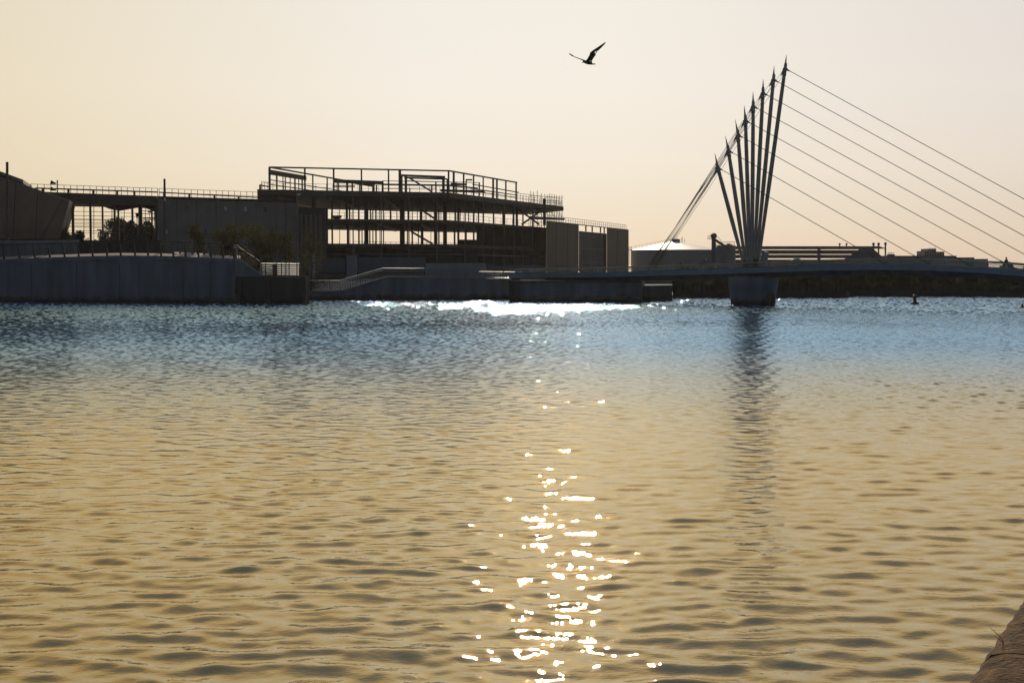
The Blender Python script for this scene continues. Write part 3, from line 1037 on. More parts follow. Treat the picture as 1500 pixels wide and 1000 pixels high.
    for px in (240, 276, 312.5, 348.5, 380):
        q = a.lerp(b, (px - 233) / 148)
        bm.beam(q, Vector((q.x, q.y, Zr + .003)), .3)
    bm.build('ring_beam', 'steel', cb)
    rails = MB()
    guard(rails, P(233, 276, line(233)), P(379, 281.5, line(379)), Zr, 16)
    rails.build('guardrail', 'grey_steel', cb)
    # screen of thin rails behind the canopy
    scr = thing('lattice_screen', 'open screen of thin horizontal rails standing beyond the canopy', 'screen', (*xy(140, 262), 6))
    hz, vt = MB(), MB()
    for y in (302, 309.5, 315.7, 320.6, 322, 325.5, 328, 331, 332.5, 337.5, 341):
        hz.beam(P(88, y, 262), P(172, y + 1, 262), .1, .09)
    for y in (304, 312, 317):
        hz.beam(P(176, y, 262), P(206, y + .5, 262), .1, .07)
    for y in (304, 309, 313, 319, 322):
        hz.beam(P(209, y, 262), P(228, y + .3, 262), .1, .12)
    for px in (90, 123, 137.5, 164, 182, 203, 213, 226):
        vt.beam(P(px, 299, 262.1), P(px, 352, 262.1), .1)
    hz.build('rail', 'steel', scr)
    vt.build('upright', 'steel', scr)
    sg = thing('hanging_sign', 'small dark rectangular sign board on a thin post under the canopy', 'sign', P(147, 352, 246))
    MB().extrude([P(142, 335.8, 246), P(148.2, 335.8, 246), P(148.2, 337.4, 246), P(142, 337.4, 246)], (0, .15, 0)).build('board', 'black', sg)
    MB().beam(P(147.2, 352, 246.1), P(147.2, 337.4, 246.1), .06).build('post', 'steel', sg)
    fl = thing('funnel_lamp', 'dark funnel shaped lamp on a post above the hedge', 'lamp', P(200.8, 352, 248))
    q = P(200.8, 320, 248)
    MB().lathe(q, [(.1, 0), (.18, .4), (.28, .75), (.3, .95)], 14).build('lamp_head', 'black', fl)
    MB().beam(P(200.8, 352, 248), q, .1).build('post', 'steel', fl)
    bx = thing('junction_box', 'small dark box on an arm at the right end of the canopy', 'box', P(219, 330, 250))
    MB().box(P(219, 310, 250), (.5, .4, .36)).build('case', 'black', bx)
    MB().beam(P(219, 312, 250.1), P(219, 352, 250.1), .08).build('post', 'steel', bx)
    MB().box(P(219, 319.6, 250.2), (2.2, .3, .25)).build('arm', 'steel', bx)


def guard(mb, a, b, zbase, n, r=.035):
    """thin guard rail a->b with uprights down to zbase"""
    mb.beam(a, b, r * 2)
    for f in (.45,):
        a2, b2 = Vector((a.x, a.y, lerp(zbase, a.z, f))), Vector((b.x, b.y, lerp(zbase, b.z, f)))
        mb.beam(a2, b2, r * 1.6)
    for k in range(n + 1):
        q = a.lerp(b, k / n)
        mb.beam(q, Vector((q.x, q.y, zbase + .003)), r * 2.2)


left_buildings()


def poles():
    def pole(px, y0, y1, Y, wpx, lab, m='steel', tip=False):
        b, t = P(px, y1, Y), P(px, y0, Y)
        o = thing('lamp_column', lab, 'pole', b, 'tall columns along the far quay')
        r = wpx / 2 * Y / F
        MB().path([b, t], [r * 1.08, r * .92], 10).build('shaft', m, o)
        MB().path([t + Vector((0, 0, .002)), t + Vector((0, 0, .25))], [r * .98, r * .9], 10).build('cap', 'black', o)
        MB().path([b, b + Vector((0, 0, .6))], [r * 1.5, r * 1.5], 10).build('foot', m, o)
        return o
    pole(10.5, 240, 352, 210, 4.2, 'thick dark pole in front of the brown pavilion, tallest on the left')
    o = pole(241, 264.5, 374, 207, 3.4, 'dark pole at the left end of the grey clad building')
    MB().box(P(241.6, 292, 206.6), (.16, .2, .5)).build('bracket', 'pane_pale', o)
    o = pole(435.5, 281, 404, 206, 3.0, 'grey lamp column where the clad building meets the steel frame', 'grey_steel')
    MB().box(P(438, 285, 205.8), (.38, .3, .22)).build('lamp_head', 'pane_pale', o)
    o = pole(418.5, 299, 404, 204, 2.2, 'thin dark lamp column in front of the young trees')
    MB().box(P(420.3, 305.5, 203.8), (.3, .3, .55)).build('lamp_head', 'pane_dark', o)
    sp = thing('loudspeaker_mast', 'short roof mast with two dark loudspeakers on its left side', 'mast', P(84, 283, 226))
    b, t = P(84, 283, 226), P(84, 264, 226)
    MB().path([b, t], .1, 8).build('shaft', 'steel', sp)
    for y in (268, 277.5):
        c = P(77.5, y, 226)
        h = MB()
        h.path([c + Vector((.45, 0, -.12)), c + Vector((.05, 0, 0)), c + Vector((-.28, 0, .1))], [.12, .22, .36], 10)
        h.beam(c + Vector((.3, 0, 0)), P(84, y - .6, 226), .06)
        h.build('loudspeaker', 'black', sp)


poles()


# ------------------------------------------------------------------ steel frame under construction
def steel_frame():
    root = thing('unfinished_building', 'bare steel frame of an unfinished three storey building with open floors', 'building', (-20, 275, 3.4))
    A, B, C = Vector((-44.6, 250, 0)), Vector((-11.4, 261, 0)), Vector((11.6, 321, 0))
    D, E_ = Vector((3, 345, 0)), Vector((-54, 303, 0))
    A2 = Vector((-33.5, 254, 0))

    def edge(t):
        """front edge: 0..1 along A-B, 1..2 along B-C"""
        return A.lerp(B, t) if t <= 1 else B.lerp(C, t - 1)

    def tp(px):
        """front-edge parameter seen at column px"""
        k = (px - 750) / F
        for (p, q, o) in ((A, B, 0), (B, C, 1)):
            d = q - p
            t = (k * p.y - p.x) / (d.x - k * d.y)
            if -.05 <= t <= 1.0001:
                return o + t
        return 2

    Zroof, Zf2, Zf1, Zg = 18.7, 13.7, 9.3, 3.4
    poly = [(A.x, A.y), (B.x, B.y), (C.x, C.y), (D.x, D.y), (E_.x, E_.y)]
    MB().prism(poly, Zroof - .95, Zroof).build('roof_slab', 'slab', root)
    ins = [(-33.2, 254.4), (B.x - .1, B.y + .5), (C.x - .3, C.y - .8), (D.x, D.y - 1), (-40.2, 307)]
    MB().prism(ins, Zf2 - .55, Zf2).build('floor_slab', 'slab', root)
    MB().prism(ins, Zf1 - .6, Zf1).build('floor_slab', 'slab', root)
    # steel under the slabs
    for z in (Zroof - .96, Zf2 - .56):
        for i in range(7):
            p = edge(.38 + i * .23) if z < 15 else edge(.1 + i * .27)
            q = Vector((p.x + lerp(0, -2, i / 6), min(p.y + 46, 300 + i * 6), 0))
            MB().beam((p.x, p.y + .6, z - .25), (q.x, q.y, z - .25), .3, .48).build('floor_beam', 'steel', root)
    # slender outer columns in front of the floors
    for px in (477, 518, 559, 599.5, 640.5, 681.5, 694, 708.5, 723.5, 738.5, 753, 766, 780):
        t = tp(px)
        p = edge(min(t, 1.98))
        MB().beam((p.x, p.y - .12, Zg), (p.x, p.y - .12, Zroof - .955), .2).build('outer_column', 'grey_steel', root)
    for z in (Zf2 - .1, Zf1 - 1.9):
        for t0, t1 in ((.36, 1.0), (1.0, 1.95)):
            p, q = edge(t0), edge(t1)
            MB().beam((p.x, p.y - .3, z), (q.x, q.y - .3, z), .12).build('tie_rail', 'grey_steel', root)
    # inner columns, storey by storey
    inner = [(460.5, 268, .75), (487, 275, .3), (508.5, 270, .42), (526, 298, .32), (537, 272, .75), (543, 300, .25), (546.5, 296, .22), (551, 292, .3), (562, 268, .2),
             (589.5, 270, .9), (598, 300, .25), (617, 274, .5), (638, 268, .55), (643, 300, .3), (652, 280, .75), (667, 283, .35), (671.5, 300, .45), (681.5, 274, .25),
             (694, 288, .35), (701, 300, .3), (708, 290, .3), (723, 292, .32), (738, 290, .62), (752, 300, .35), (757, 302, .5), (766, 306, .3), (780, 310, .25)]
    for px, Y, wd in inner:
        x, y = xy(px, Y)
        MB().box((x, y, (Zf2 + Zroof - .96) / 2), (wd, wd, Zroof - .965 - Zf2)).build('column', 'steel', root)
        px2 = px + random.choice((-1, 0, 0, 1.5))
        x, y = xy(px2, Y)
        MB().box((x, y, (Zf1 + Zf2 - .56) / 2), (wd, wd, Zf2 - .565 - Zf1)).build('column', 'steel', root)
    rc = random.Random(31)
    for px in (484, 497, 514, 531, 556, 573, 580, 605, 611, 624, 631, 647, 660, 676, 688):
        for z0, z1 in ((Zf2, Zroof - .965), (Zf1, Zf2 - .565)):
            if rc.random() < .35:
                continue
            x, y = xy(px + rc.uniform(-2, 2), rc.uniform(278, 299))
            wd = rc.choice((.12, .14, .2, .3))
            MB().box((x, y, (z0 + z1) / 2), (wd, wd, z1 - z0)).build('prop', 'steel', root)
    for px, Y in ((480, 262), (518, 266), (560, 268), (600, 270), (640, 272), (680, 285), (720, 300)):
        x, y = xy(px, Y)
        MB().box((x, y, (Zg + Zf1 - .6) / 2), (.5, .5, Zf1 - .605 - Zg)).build('column', 'steel', root)
    # cross braces
    for a, b, Y in (((609, 302), (637, 320.5), 271), ((602, 339), (634, 357.5), 271), ((758, 305.5), (790, 329), 304), ((796, 306.5), (764, 329), 304.4)):
        MB().beam(P(*a, Y), P(*b, Y), .3, .38).build('brace', 'steel', root)
    MB().beam(P(797.5, 330, 306), P(797.5, 291, 306), .62).build('column', 'steel', root)
    MB().beam(P(777, 318, 306), P(826, 320.5, 322), .5, .35).build('edge_trimmer', 'steel', root)
    # solid cores and screens
    MB().wall(xy(437.5, 257.5), xy(481, 262), Zg, 15.9, 9).build('core_wall', 'industrial', root)
    cw = MB()
    for px in (440, 447, 454, 461, 468):
        cw.wall(xy(px, 257.3), xy(px + 4, 257.5), 5.5, 14.6, .1)
    cw.build('cladding_sheet', 'cladding', root)
    MB().wall(xy(476, 303), xy(690, 304), Zg, Zf1 - .7, .5).build('back_wall', 'industrial', root)
    x0, x1 = xy(700, 303), xy(800, 314)
    MB().wall(x0, x1, Zg, Zf2 - .56, .5).build('core_wall', 'slab', root)
    MB().wall(xy(672, 301), xy(700, 303), Zg, ZY(351, 302), .5).build('core_wall', 'slab', root)
    # sheets hung between the columns at ground level
    for a, b, y0 in ((480, 520, 363), (520, 600, 366), (600, 700, 367), (700, 790, 372)):
        MB().wall(xy(a, 268 if a < 690 else 292), xy(b - 1, 268 if a < 690 else 300), Zg, ZY(y0, 268), .2).build('screen_wall', 'dark_concrete', root)
    # guard rails
    for (t0, t1, z) in ((.37, 1.0, Zf2), (1.0, 1.9, Zf2), (.02, 1, Zroof), (1, 1.97, Zroof)):
        p, q = edge(t0), edge(t1)
        g = MB()
        guard(g, Vector((p.x, p.y + .9, z + 1.15)), Vector((q.x, q.y + .9, z + 1.15)), z, 18, .03)
        g.build('guardrail', 'steel', root)
    for z in (Zf2, Zf1):
        g = MB()
        guard(g, Vector((-34, 305, z + 1.3)), Vector((2, 342, z + 1.3)), z, 34, .04)
        g.build('guardrail', 'steel', root)
    # penthouse frame
    Zt = 22.6
    fr = [(396.5, 3), (448, 2.4), (490, 2.4), (530.5, 2.2), (570, 2.2), (586.5, 4), (657.5, 2.6)]
    FA, FB, FC = P(395, 245.5, 250.5), None, None
    FA = Vector((*xy(396, 251), 0))
    FB = Vector((*xy(658.5, 260.5), 0))
    FC = Vector((*xy(757, 296), 0))
    FD = Vector((*xy(525, 297), 0))

    def online(p, q, px):
        k = (px - 750) / F
        d = q - p
        t = (k * p.y - p.x) / (d.x - k * d.y)
        return p.lerp(q, t)

    def up(p, z):
        return Vector((p.x, p.y, z))
    for px, wd in fr:
        q = online(FA, FB, px)
        MB().beam(up(q, Zroof + .003), up(q, Zt - .1), wd * .118).build('roof_post', 'steel', root)
    for px, wd in ((665, 3), (679.5, 2.4), (694, 2.2), (708, 2), (722.5, 3), (728, 2.8), (741, 2.4), (756, 2.6)):
        q = online(FB, FC, px)
        MB().beam(up(q, Zroof + .003), up(q, Zt - .1), wd * .13).build('roof_post', 'steel', root)
    for px, wd in ((407, 2), (416, 1.2), (419.5, 1.4), (426.5, 1.2), (433.5, 2), (439, 1.2), (444, 2), (459.5, 1.8), (480.5, 1.8), (495, 1.4)):
        q = online(FA, FD, px)
        zt = Zt - .1 if px > 450 else Zt - 1.0
        MB().beam(up(q, Zroof + .003), up(q, zt), wd * .13).build('roof_post', 'steel', root)
    for p, q in ((FA, FB), (FB, FC), (FA, FD)):
        MB().beam(up(p, Zt), up(q, Zt), .28, .26).build('roof_beam', 'steel', root)
    q = online(FA, FD, 449)
    MB().beam(up(FA, Zt - .85) + Vector((0, .2, 0)), up(q, Zt - .85) + Vector((0, .2, 0)), .3, .85).build('roof_beam', 'slab', root)
    for z in (20.4, 19.6):
        MB().beam(up(FA, z), up(online(FA, FD, 520), z), .18, .16).build('roof_beam', 'steel', root)
    q = online(FB, FC, 690)
    for z, s in ((20.0, 690), (19.5, 694)):
        MB().beam(up(online(FB, FC, s), z), up(FC, z), .16, .15).build('roof_beam', 'steel', root)
    # inner roof beams and stubs seen between the posts
    for (a, b, Y, th) in (((490, 265.3), (561, 268), 294, .75), ((503, 265), (545, 272), 286, .5), ((587, 257), (652, 259.5), 268, .42), ((592, 260.5), (655, 262.5), 272, .3),
                          ((560, 270), (660, 271.5), 292, .3), ((560, 265), (700, 267.5), 306, .14), ((560, 276), (640, 276), 300, .12), ((596, 265), (660, 267), 300, .16),
                          ((660, 269.5), (682, 270.5), 286, .45), ((645, 279), (710, 281), 280, .5), ((650, 270.8), (700, 276), 290, .3), ((682, 263.5), (692, 263.5), 296, .3),
                          ((692, 270), (760, 282), 300, .2), ((487, 273), (520, 273), 290, .3), ((380.5, 271), (396, 274), 252, .22)):
        MB().beam(P(*a, Y), P(*b, Y), .3, th).build('roof_beam', 'steel', root)
    for px, y0, Y, wd in ((496, 266, 292, .22), (508.5, 266, 292, .4), (516, 268, 290, .3), (527, 266, 294, .3), (547, 270, 292, .5), (551.5, 271, 294, .3), (560.5, 266, 292, .4),
                          (587.5, 258, 268, .55), (594.5, 259, 268, .45), (600.5, 276.5, 280, .2), (632.5, 271, 292, .3), (638.5, 266, 290, .3), (649.5, 259, 268, .5), (655.5, 262, 272, .35),
                          (668, 266.5, 290, .3), (683, 264, 290, .25), (702, 267, 292, .3)):
        t = P(px, y0, Y)
        MB().beam((t.x, t.y, Zroof + .003), t, wd).build('roof_post', 'steel', root)
    MB().beam(P(600, 261, 269), P(632, 280.5, 269), .25, .3).build('brace', 'steel', root)
    MB().beam(P(381, 289, 252), P(381, 270.5, 252), .3).build('roof_post', 'steel', root)
    g = MB()
    guard(g, P(383, 265.5, 252), P(396, 268, 254), Zroof, 3, .03)
    guard(g, P(758, 283, 297), P(822, 291, 320), Zroof, 16, .035)
    g.build('guardrail', 'steel', root)
    # things left standing on the open floors
    sk = thing('site_skip', 'dark flat crate on the open upper floor near its left end', 'crate', P(492, 321.5, 268))
    MB().extrude([P(486, 315.5, 268), P(499.5, 315.5, 268), P(498, 319.8, 268), P(488, 319.8, 268)], (0, 1.6, 0)).build('tub', 'black', sk)
    MB().box(P(493, 320.8, 268.8), (1.0, 1.2, .28)).build('pallet', 'bark', sk)
    for px, Y, yb, lab in ((650, 282, 321.5, 'dark tool cabinet on the open upper floor'), ):
        pass


steel_frame()


def scaffold():
    root = thing('scaffold', 'tall thin tube scaffold wrapped around the right corner of the steel frame', 'scaffold', (*xy(800, 322), 3.4))
    xs = [777.5, 781.5, 787, 793, 798, 801.5, 805.2, 808.5, 812.2, 815.5, 819.2, 823.2]
    tops = [280, 281, 279.5, 283, 284, 285, 283.5, 284, 285, 286, 287, 286]
    for i, (px, y) in enumerate(zip(xs, tops)):
        for Y in (322, 325):
            if Y == 325 and i % 2:
                continue
            a, b = P(px, y + (2 if Y == 325 else 0), Y), P(px, 392, Y)
            MB().beam((b.x, b.y, 3.35), a, .12).build('standard', 'steel', root)
    for y in (288, 294, 297, 300, 312, 315, 326, 331, 337.5, 345, 353.5, 362, 370.5, 379):
        MB().beam(P(775, y - (1 if y < 320 else 0), 321.8), P(825, y + (1 if y < 320 else 0), 321.8), .075).build('ledger', 'steel', root)
    for y0, a, b in ((302.5, 800, 824), (320, 780, 826.5), (337.5, 783, 822), (353.5, 783, 822), (370.5, 783, 822)):
        MB().extrude([P(a, y0 - .8, 321.7), P(b, y0 + .6, 321.7), P(b, y0 + 2, 321.7), P(a, y0 + .9, 321.7)], (0, 2.6, 0)).build('deck_board', 'slab', root)
    db = MB()
    for k in range(9):
        x = 778 + k * 5
        y = random.choice((304, 306, 308))
        db.beam(P(x, y, 321.6), P(x + random.choice((6, 8, -6)), y + 13, 321.6), .07)
    db.build('diagonal', 'steel', root)


scaffold()


def right_block():
    root = thing('boxy_building', 'plain dark box building with a recessed glazed bay right of the scaffold', 'building', (*xy(860, 330), 3.4))
    A, B = Vector((*xy(800, 300), 0)), Vector((*xy(920.5, 371), 0))
    Z = 14.9

    def on(px):
        k = (px - 750) / F
        d = B - A
        return A.lerp(B, (k * A.y - A.x) / (d.x - k * d.y))
    for a, b in ((800, 847.5), (888.5, 920.5)):
        p, q = on(a), on(b)
        MB().prism([(p.x, p.y), (q.x, q.y), (q.x * 1.03, q.y * 1.03), (p.x * 1.03, p.y * 1.03)], 3.3, Z).build('wall', 'dark_cladding', root)
    a, b = on(847.6), on(888.4)
    off = Vector((.35, 2.2, 0))
    p, q = on(847.7), on(888.3)
    MB().prism([(p.x * 1.008, p.y * 1.008), (q.x * 1.008, q.y * 1.008), (q.x * 1.028, q.y * 1.028), (p.x * 1.028, p.y * 1.028)], 3.3, Z - 1.5).build('bay_wall', 'industrial', root)
    gl = MB()
    for px in (853, 858, 862.5, 867, 872, 877, 882):
        q = on(px) + off + Vector((0, -.1, 0))
        gl.beam((q.x, q.y, 3.3), (q.x, q.y, Z - 1.6), .12)
    for z in (6.2, 9.4, 12.4):
        gl.beam(up3(a + off + Vector((.1, -.1, 0)), z), up3(b + off + Vector((-.1, -.1, 0)), z), .12)
    gl.build('mullion', 'grey_steel', root)
    bm = MB()
    bm.beam(up3(a, Z - .12) + Vector((0, .2, 0)), up3(b, Z - .12) + Vector((0, .2, 0)), .3, .2)
    for px in (857, 866.3, 878.5, 884):
        q = on(px) + off * .6
        bm.beam((q.x, q.y, Z - 1.5), (q.x, q.y, Z - .2), .32)
    bm.build('roof_frame', 'steel', root)
    g = MB()
    p, q = on(805), on(918.5)
    guard(g, up3(p, Z + 1.15) + Vector((-.3, .5, 0)), up3(q, Z + 1.15) + Vector((-.3, .5, 0)), Z, 36, .035)
    g.build('guardrail', 'steel', root)
    jm = MB()
    for px in (815, 831, 904):
        q = on(px)
        jm.beam((q.x, q.y - .01, 3.4), (q.x, q.y - .01, Z - .1), .06)
    jm.build('panel_seam', 'dark_joint', root)


def up3(p, z):
    return Vector((p.x, p.y, z))


right_block()


# ------------------------------------------------------------------ industry beyond the bridge
def industry():
    c = P(990, 388, 430)
    k = 430 / F
    tk = thing('storage_tank', 'broad round storage tank with a sunlit white conical roof', 'tank', (c.x, c.y, 1))
    ze, za = ZY(366.2, 418), ZY(352.5, 430)
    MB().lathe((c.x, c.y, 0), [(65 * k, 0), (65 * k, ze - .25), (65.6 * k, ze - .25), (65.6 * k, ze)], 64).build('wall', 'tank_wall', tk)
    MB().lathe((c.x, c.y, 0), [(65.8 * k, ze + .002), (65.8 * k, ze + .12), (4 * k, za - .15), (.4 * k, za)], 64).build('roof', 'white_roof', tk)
    MB().lathe((c.x, c.y, za - .2), [(1.2, 0), (1.2, .6), (.8, .7)], 16).build('vent', 'far_grey', tk)
    rl = MB()
    pts = [P(lerp(925, 993, i / 12), lerp(361.5, 348.5, i / 12), 430) for i in range(13)]
    rl.path(pts, .035, 5)
    for p in pts:
        rl.beam(p, p - Vector((0, 0, 1.1)), .05)
    for a, b in ((998, 349.5), (1000, 348), (1003, 351), (991, 352)):
        rl.beam(P(a, 354, 430), P(a, b - 1, 430), .12)
    rl.build('guardrail', 'far_grey', tk)
    ld = MB()
    for px in (921.5, 924.5):
        ld.beam(P(px, 389, 425), P(px, 361, 425), .12)
    for y in range(362, 389, 3):
        ld.beam(P(921.5, y, 425), P(924.5, y, 425), .08)
    ld.beam(P(919.5, 366, 425), P(926, 366, 425), .6, .15)
    ld.build('ladder', 'far_grey', tk)
    vb = thing('valve_housing', 'cluster of dark pipework with a bright lamp at the foot of the tank', 'pipework', (*xy(1035, 395), 2))
    pm = MB()
    for (a, b) in (((1027, 390), (1027, 383)), ((1032, 390), (1033, 380)), ((1038, 390), (1036, 378)), ((1024, 386), (1040, 383))):
        pm.path([P(*a, 395), P(*b, 395)], .5, 8)
    pm.build('pipe', 'industrial', vb)
    MB().box(P(1034.5, 380.5, 394.3), (.5, .3, .4)).build('lamp', 'white_roof', vb)
    MB().box(P(1003, 388.4, 394.3), (1.0, .6, .3)).build('hatch', 'white_roof', vb)

    # grain silos with elevator
    Y = 340
    k = Y / F
    el = thing('grain_elevator', 'dark bucket elevator tower with a sloping chute beside the silos', 'elevator', (*xy(1046, Y), 2))
    MB().prism([xy(1042, Y), xy(1048.3, Y), xy(1048.3, Y + 1), xy(1042, Y + 1)], 1, ZY(345, Y)).build('leg', 'industrial', el)
    q = P(1045.5, 344.6, Y + .5)
    hd = MB()
    hd.extrude([q + Vector((math.cos(a) * .66, -.6, math.sin(a) * .5)) for a in [i * math.pi / 8 for i in range(9)]] + [q + Vector((-.66, -.6, -.6)), q + Vector((.66, -.6, -.6))], (0, 1.3, 0))
    hd.build('head', 'industrial', el)
    MB().beam(P(1048, 351.5, Y + .5), P(1063, 361.5, Y + .5), .6, .55).build('chute', 'industrial', el)
    pf = MB()
    pf.beam(P(1036.5, 350, Y), P(1043, 350, Y), .9, .12)
    for px in (1036.8, 1039.2, 1041.6):
        pf.beam(P(px, 350, Y), P(px, 344.6, Y), .06)
    pf.beam(P(1036.5, 344.8, Y), P(1043, 344.8, Y), .06)
    pf.beam(P(1036.5, 347, Y), P(1043, 347, Y), .05)
    pf.build('platform', 'industrial', el)
    pl = MB()
    pl.path([P(1051, 346, Y), P(1054, 350, Y), P(1059, 358, Y), P(1062, 362, Y)], .05, 5)
    pl.beam(P(1046, 360.2, Y + .4), P(1078, 360.4, Y + .4), .6, .16)
    pl.build('walkway', 'industrial', el)
    for px, r, yt, lab in ((1053.5, 6.2, 363, 'slim corrugated silo just right of the elevator tower'), (1067, 10.2, 360.8, 'widest corrugated silo, right of the slim one')):
        c = P(px, 390, Y + 3)
        s = thing('grain_silo', lab, 'silo', (c.x, c.y, 1), 'corrugated grain silos')
        prof = []
        zt = ZY(yt, Y + 3)
        n = 24
        for i in range(n + 1):
            prof.append((r * k + (.05 if i % 2 else 0), zt * i / n))
        MB().lathe((c.x, c.y, 0), prof, 28).build('barrel', 'tank_wall', s)
        MB().lathe((c.x, c.y, zt + .002), [(r * k * 1.02, 0), (r * k * .3, .55), (.2, .7)], 28).build('roof', 'industrial', s)
        g = MB()
        for j in range(10):
            a = 2 * math.pi * j / 10
            p = Vector((c.x + r * k * .9 * math.cos(a), c.y + r * k * .9 * math.sin(a), zt))
            g.beam(p, p + Vector((0, 0, 1.1)), .05)
            a2 = a + 2 * math.pi / 10
            p2 = Vector((c.x + r * k * .9 * math.cos(a2), c.y + r * k * .9 * math.sin(a2), zt + 1.1))
            g.beam(p + Vector((0, 0, 1.1)), p2, .05)
        g.build('guardrail', 'far_grey', s)

    # long shed with slots of light between its roof bands
    Y = 410
    sh = thing('warehouse', 'long dark shed with a hipped end and bright slots between its roof bands', 'warehouse', (*xy(1190, Y), 2))
    bands = [(360.6, 364.4, 1275, 1268), (366.3, 371.5, 1262, 1251), (373, 377.9, 1248, 1239), (380, 396, 1238, 1234)]
    for i, (y0, y1, e0, e1) in enumerate(bands):
        for Yb in (Y, Y + 14):
            z0, z1 = ZY(y1, Y), ZY(y0, Y)
            sc = Yb / Y
            mb = MB()
            def pt(px, z):
                return Vector(((px - 750) / F * Y * (1 if Yb == Y else 1), Yb, z))
            mb.extrude([pt(1070, z0), pt(e1 + 30, z0), pt(e0 + 12, z1), pt(1070, z1)], (0, .4, 0))
            mb.build('roof_band', 'industrial', sh)
    hip = [P(1275, 361, Y - .3), P(1301, 384, Y - .3), P(1301, 396, Y - .3), P(1236, 396, Y - .3), P(1236, 380, Y - .3), P(1258, 365.5, Y - .3), P(1268, 361, Y - .3)]
    MB().extrude(hip, (0, -.4, 0)).build('hip_end', 'industrial', sh)
    MB().extrude([P(1197.5, 363, Y - .25), P(1202, 363, Y - .25), P(1202, 392, Y - .25), P(1197.5, 392, Y - .25)], (0, .2, 0)).build('pillar', 'industrial', sh)
    MB().extrude([P(1196, 361, Y + .5), P(1070, 360.8, Y + .5), P(1070, 363, Y + .5), P(1270, 363, Y + .5), P(1274, 361, Y + .5)], (0, 13, 0)).build('roof_ridge', 'industrial', sh)
    for px in (1230, 1240):
        MB().lathe(P(px, 361, Y + 4), [(.18, -.3), (.18, .5), (.32, .55), (.3, .85), (.05, 1.0)], 12).build('roof_vent', 'industrial', sh)
    for i, (px, y0, y1, lab) in enumerate(((1279.5, 359, 380, 'shortest of the three metal flues beside the hipped shed end'), (1287, 359, 390, 'middle one of three metal flues beside the hipped shed end'),
                                           (1297, 358.5, 395, 'rightmost and tallest metal flue beside the hipped shed end'))):
        b = P(px, y1, Y + 3)
        t = P(px, y0, Y + 3)
        f = thing('chimney', lab, 'chimney', (b.x, b.y, 2), 'metal flues beside the shed')
        MB().path([(b.x, b.y, 1.5), t], .24, 12).build('flue', 'far_grey', f)
        MB().lathe(t, [(.24, 0), (.4, .08), (.4, .5), (.1, .75)], 12).build('cowl', 'industrial', f)
    c = P(1167, 386, 320)
    dm = thing('dome_tank', 'small pale grey dome in front of the long shed', 'dome', (c.x, c.y, 1))
    r = 10.5 * 320 / F
    MB().lathe((c.x, c.y, ZY(388, 320)), [(r * math.cos(a), r * .95 * math.sin(a)) for a in [i * math.pi / 2 / 10 for i in range(10)]] + [(.02, r * .95)], 32).build('shell', 'far_grey', dm, True)
    MB().lathe((c.x, c.y, 0), [(r, 0), (r, ZY(388, 320))], 32).build('base', 'far_grey', dm)

    # factory range on the right
    Y = 430
    fx = thing('factory', 'low long grey factory range behind the right half of the bridge', 'factory', (*xy(1370, Y), 2))
    for a, b, y, m, d in ((1296, 1401, 375.2, 'far_grey', 20), (1401.2, 1427, 377.6, 'industrial', 18), (1427.2, 1447, 379.8, 'far_grey', 16)):
        MB().wall(xy(a, Y), xy(b, Y), 1, ZY(y, Y), d).build('wall', m, fx)
        MB().wall(xy(a - .3, Y - .2), xy(b + .1, Y - .2), ZY(y, Y) + .002, ZY(y - .6, Y), d + .3).build('roof', 'industrial', fx)
    MB().wall(xy(1427, Y - .2), xy(1448, Y - .2), ZY(383.5, Y), ZY(382.6, Y), .2).build('gutter', 'far_grey', fx)
    ra = MB()
    for px in (1301, 1303.5, 1306, 1308.5):
        ra.beam(P(px, 375, Y + 2), P(px, 369.6, Y + 2), .1)
    ra.beam(P(1301, 370.5, Y + 2), P(1308.5, 370.5, Y + 2), .1)
    ra.beam(P(1300, 373.5, Y + 2), P(1310, 373.5, Y + 2), 1.4, .5)
    ra.build('rooftop_plant', 'far_grey', fx)
    Y = 520
    tb = thing('tower_block', 'pale grey stepped block rising behind the factory roof', 'building', (*xy(1370, Y), 2))
    for a, b, y in ((1354, 1359.8, 367.6), (1360, 1371, 364.2), (1371.2, 1383, 368.6)):
        MB().wall(xy(a, Y), xy(b, Y), 1, ZY(y, Y), 10).build('wall', 'far_grey', tb)
    wn = MB()
    for r_ in range(2):
        for px in (1356, 1359, 1363, 1366.5, 1370, 1374, 1378):
            p = P(px, 371 + r_ * 3, Y - .01)
            wn.box((p.x, p.y, p.z), (.35, .06, .4))
    wn.build('window', 'pane_dark', tb)
    an = MB()
    for px, y in ((1362, 362.6), (1366, 363), (1369.5, 362)):
        an.beam(P(px, 364.4, Y + 2), P(px, y, Y + 2), .15)
    an.build('antenna', 'industrial', tb)


industry()


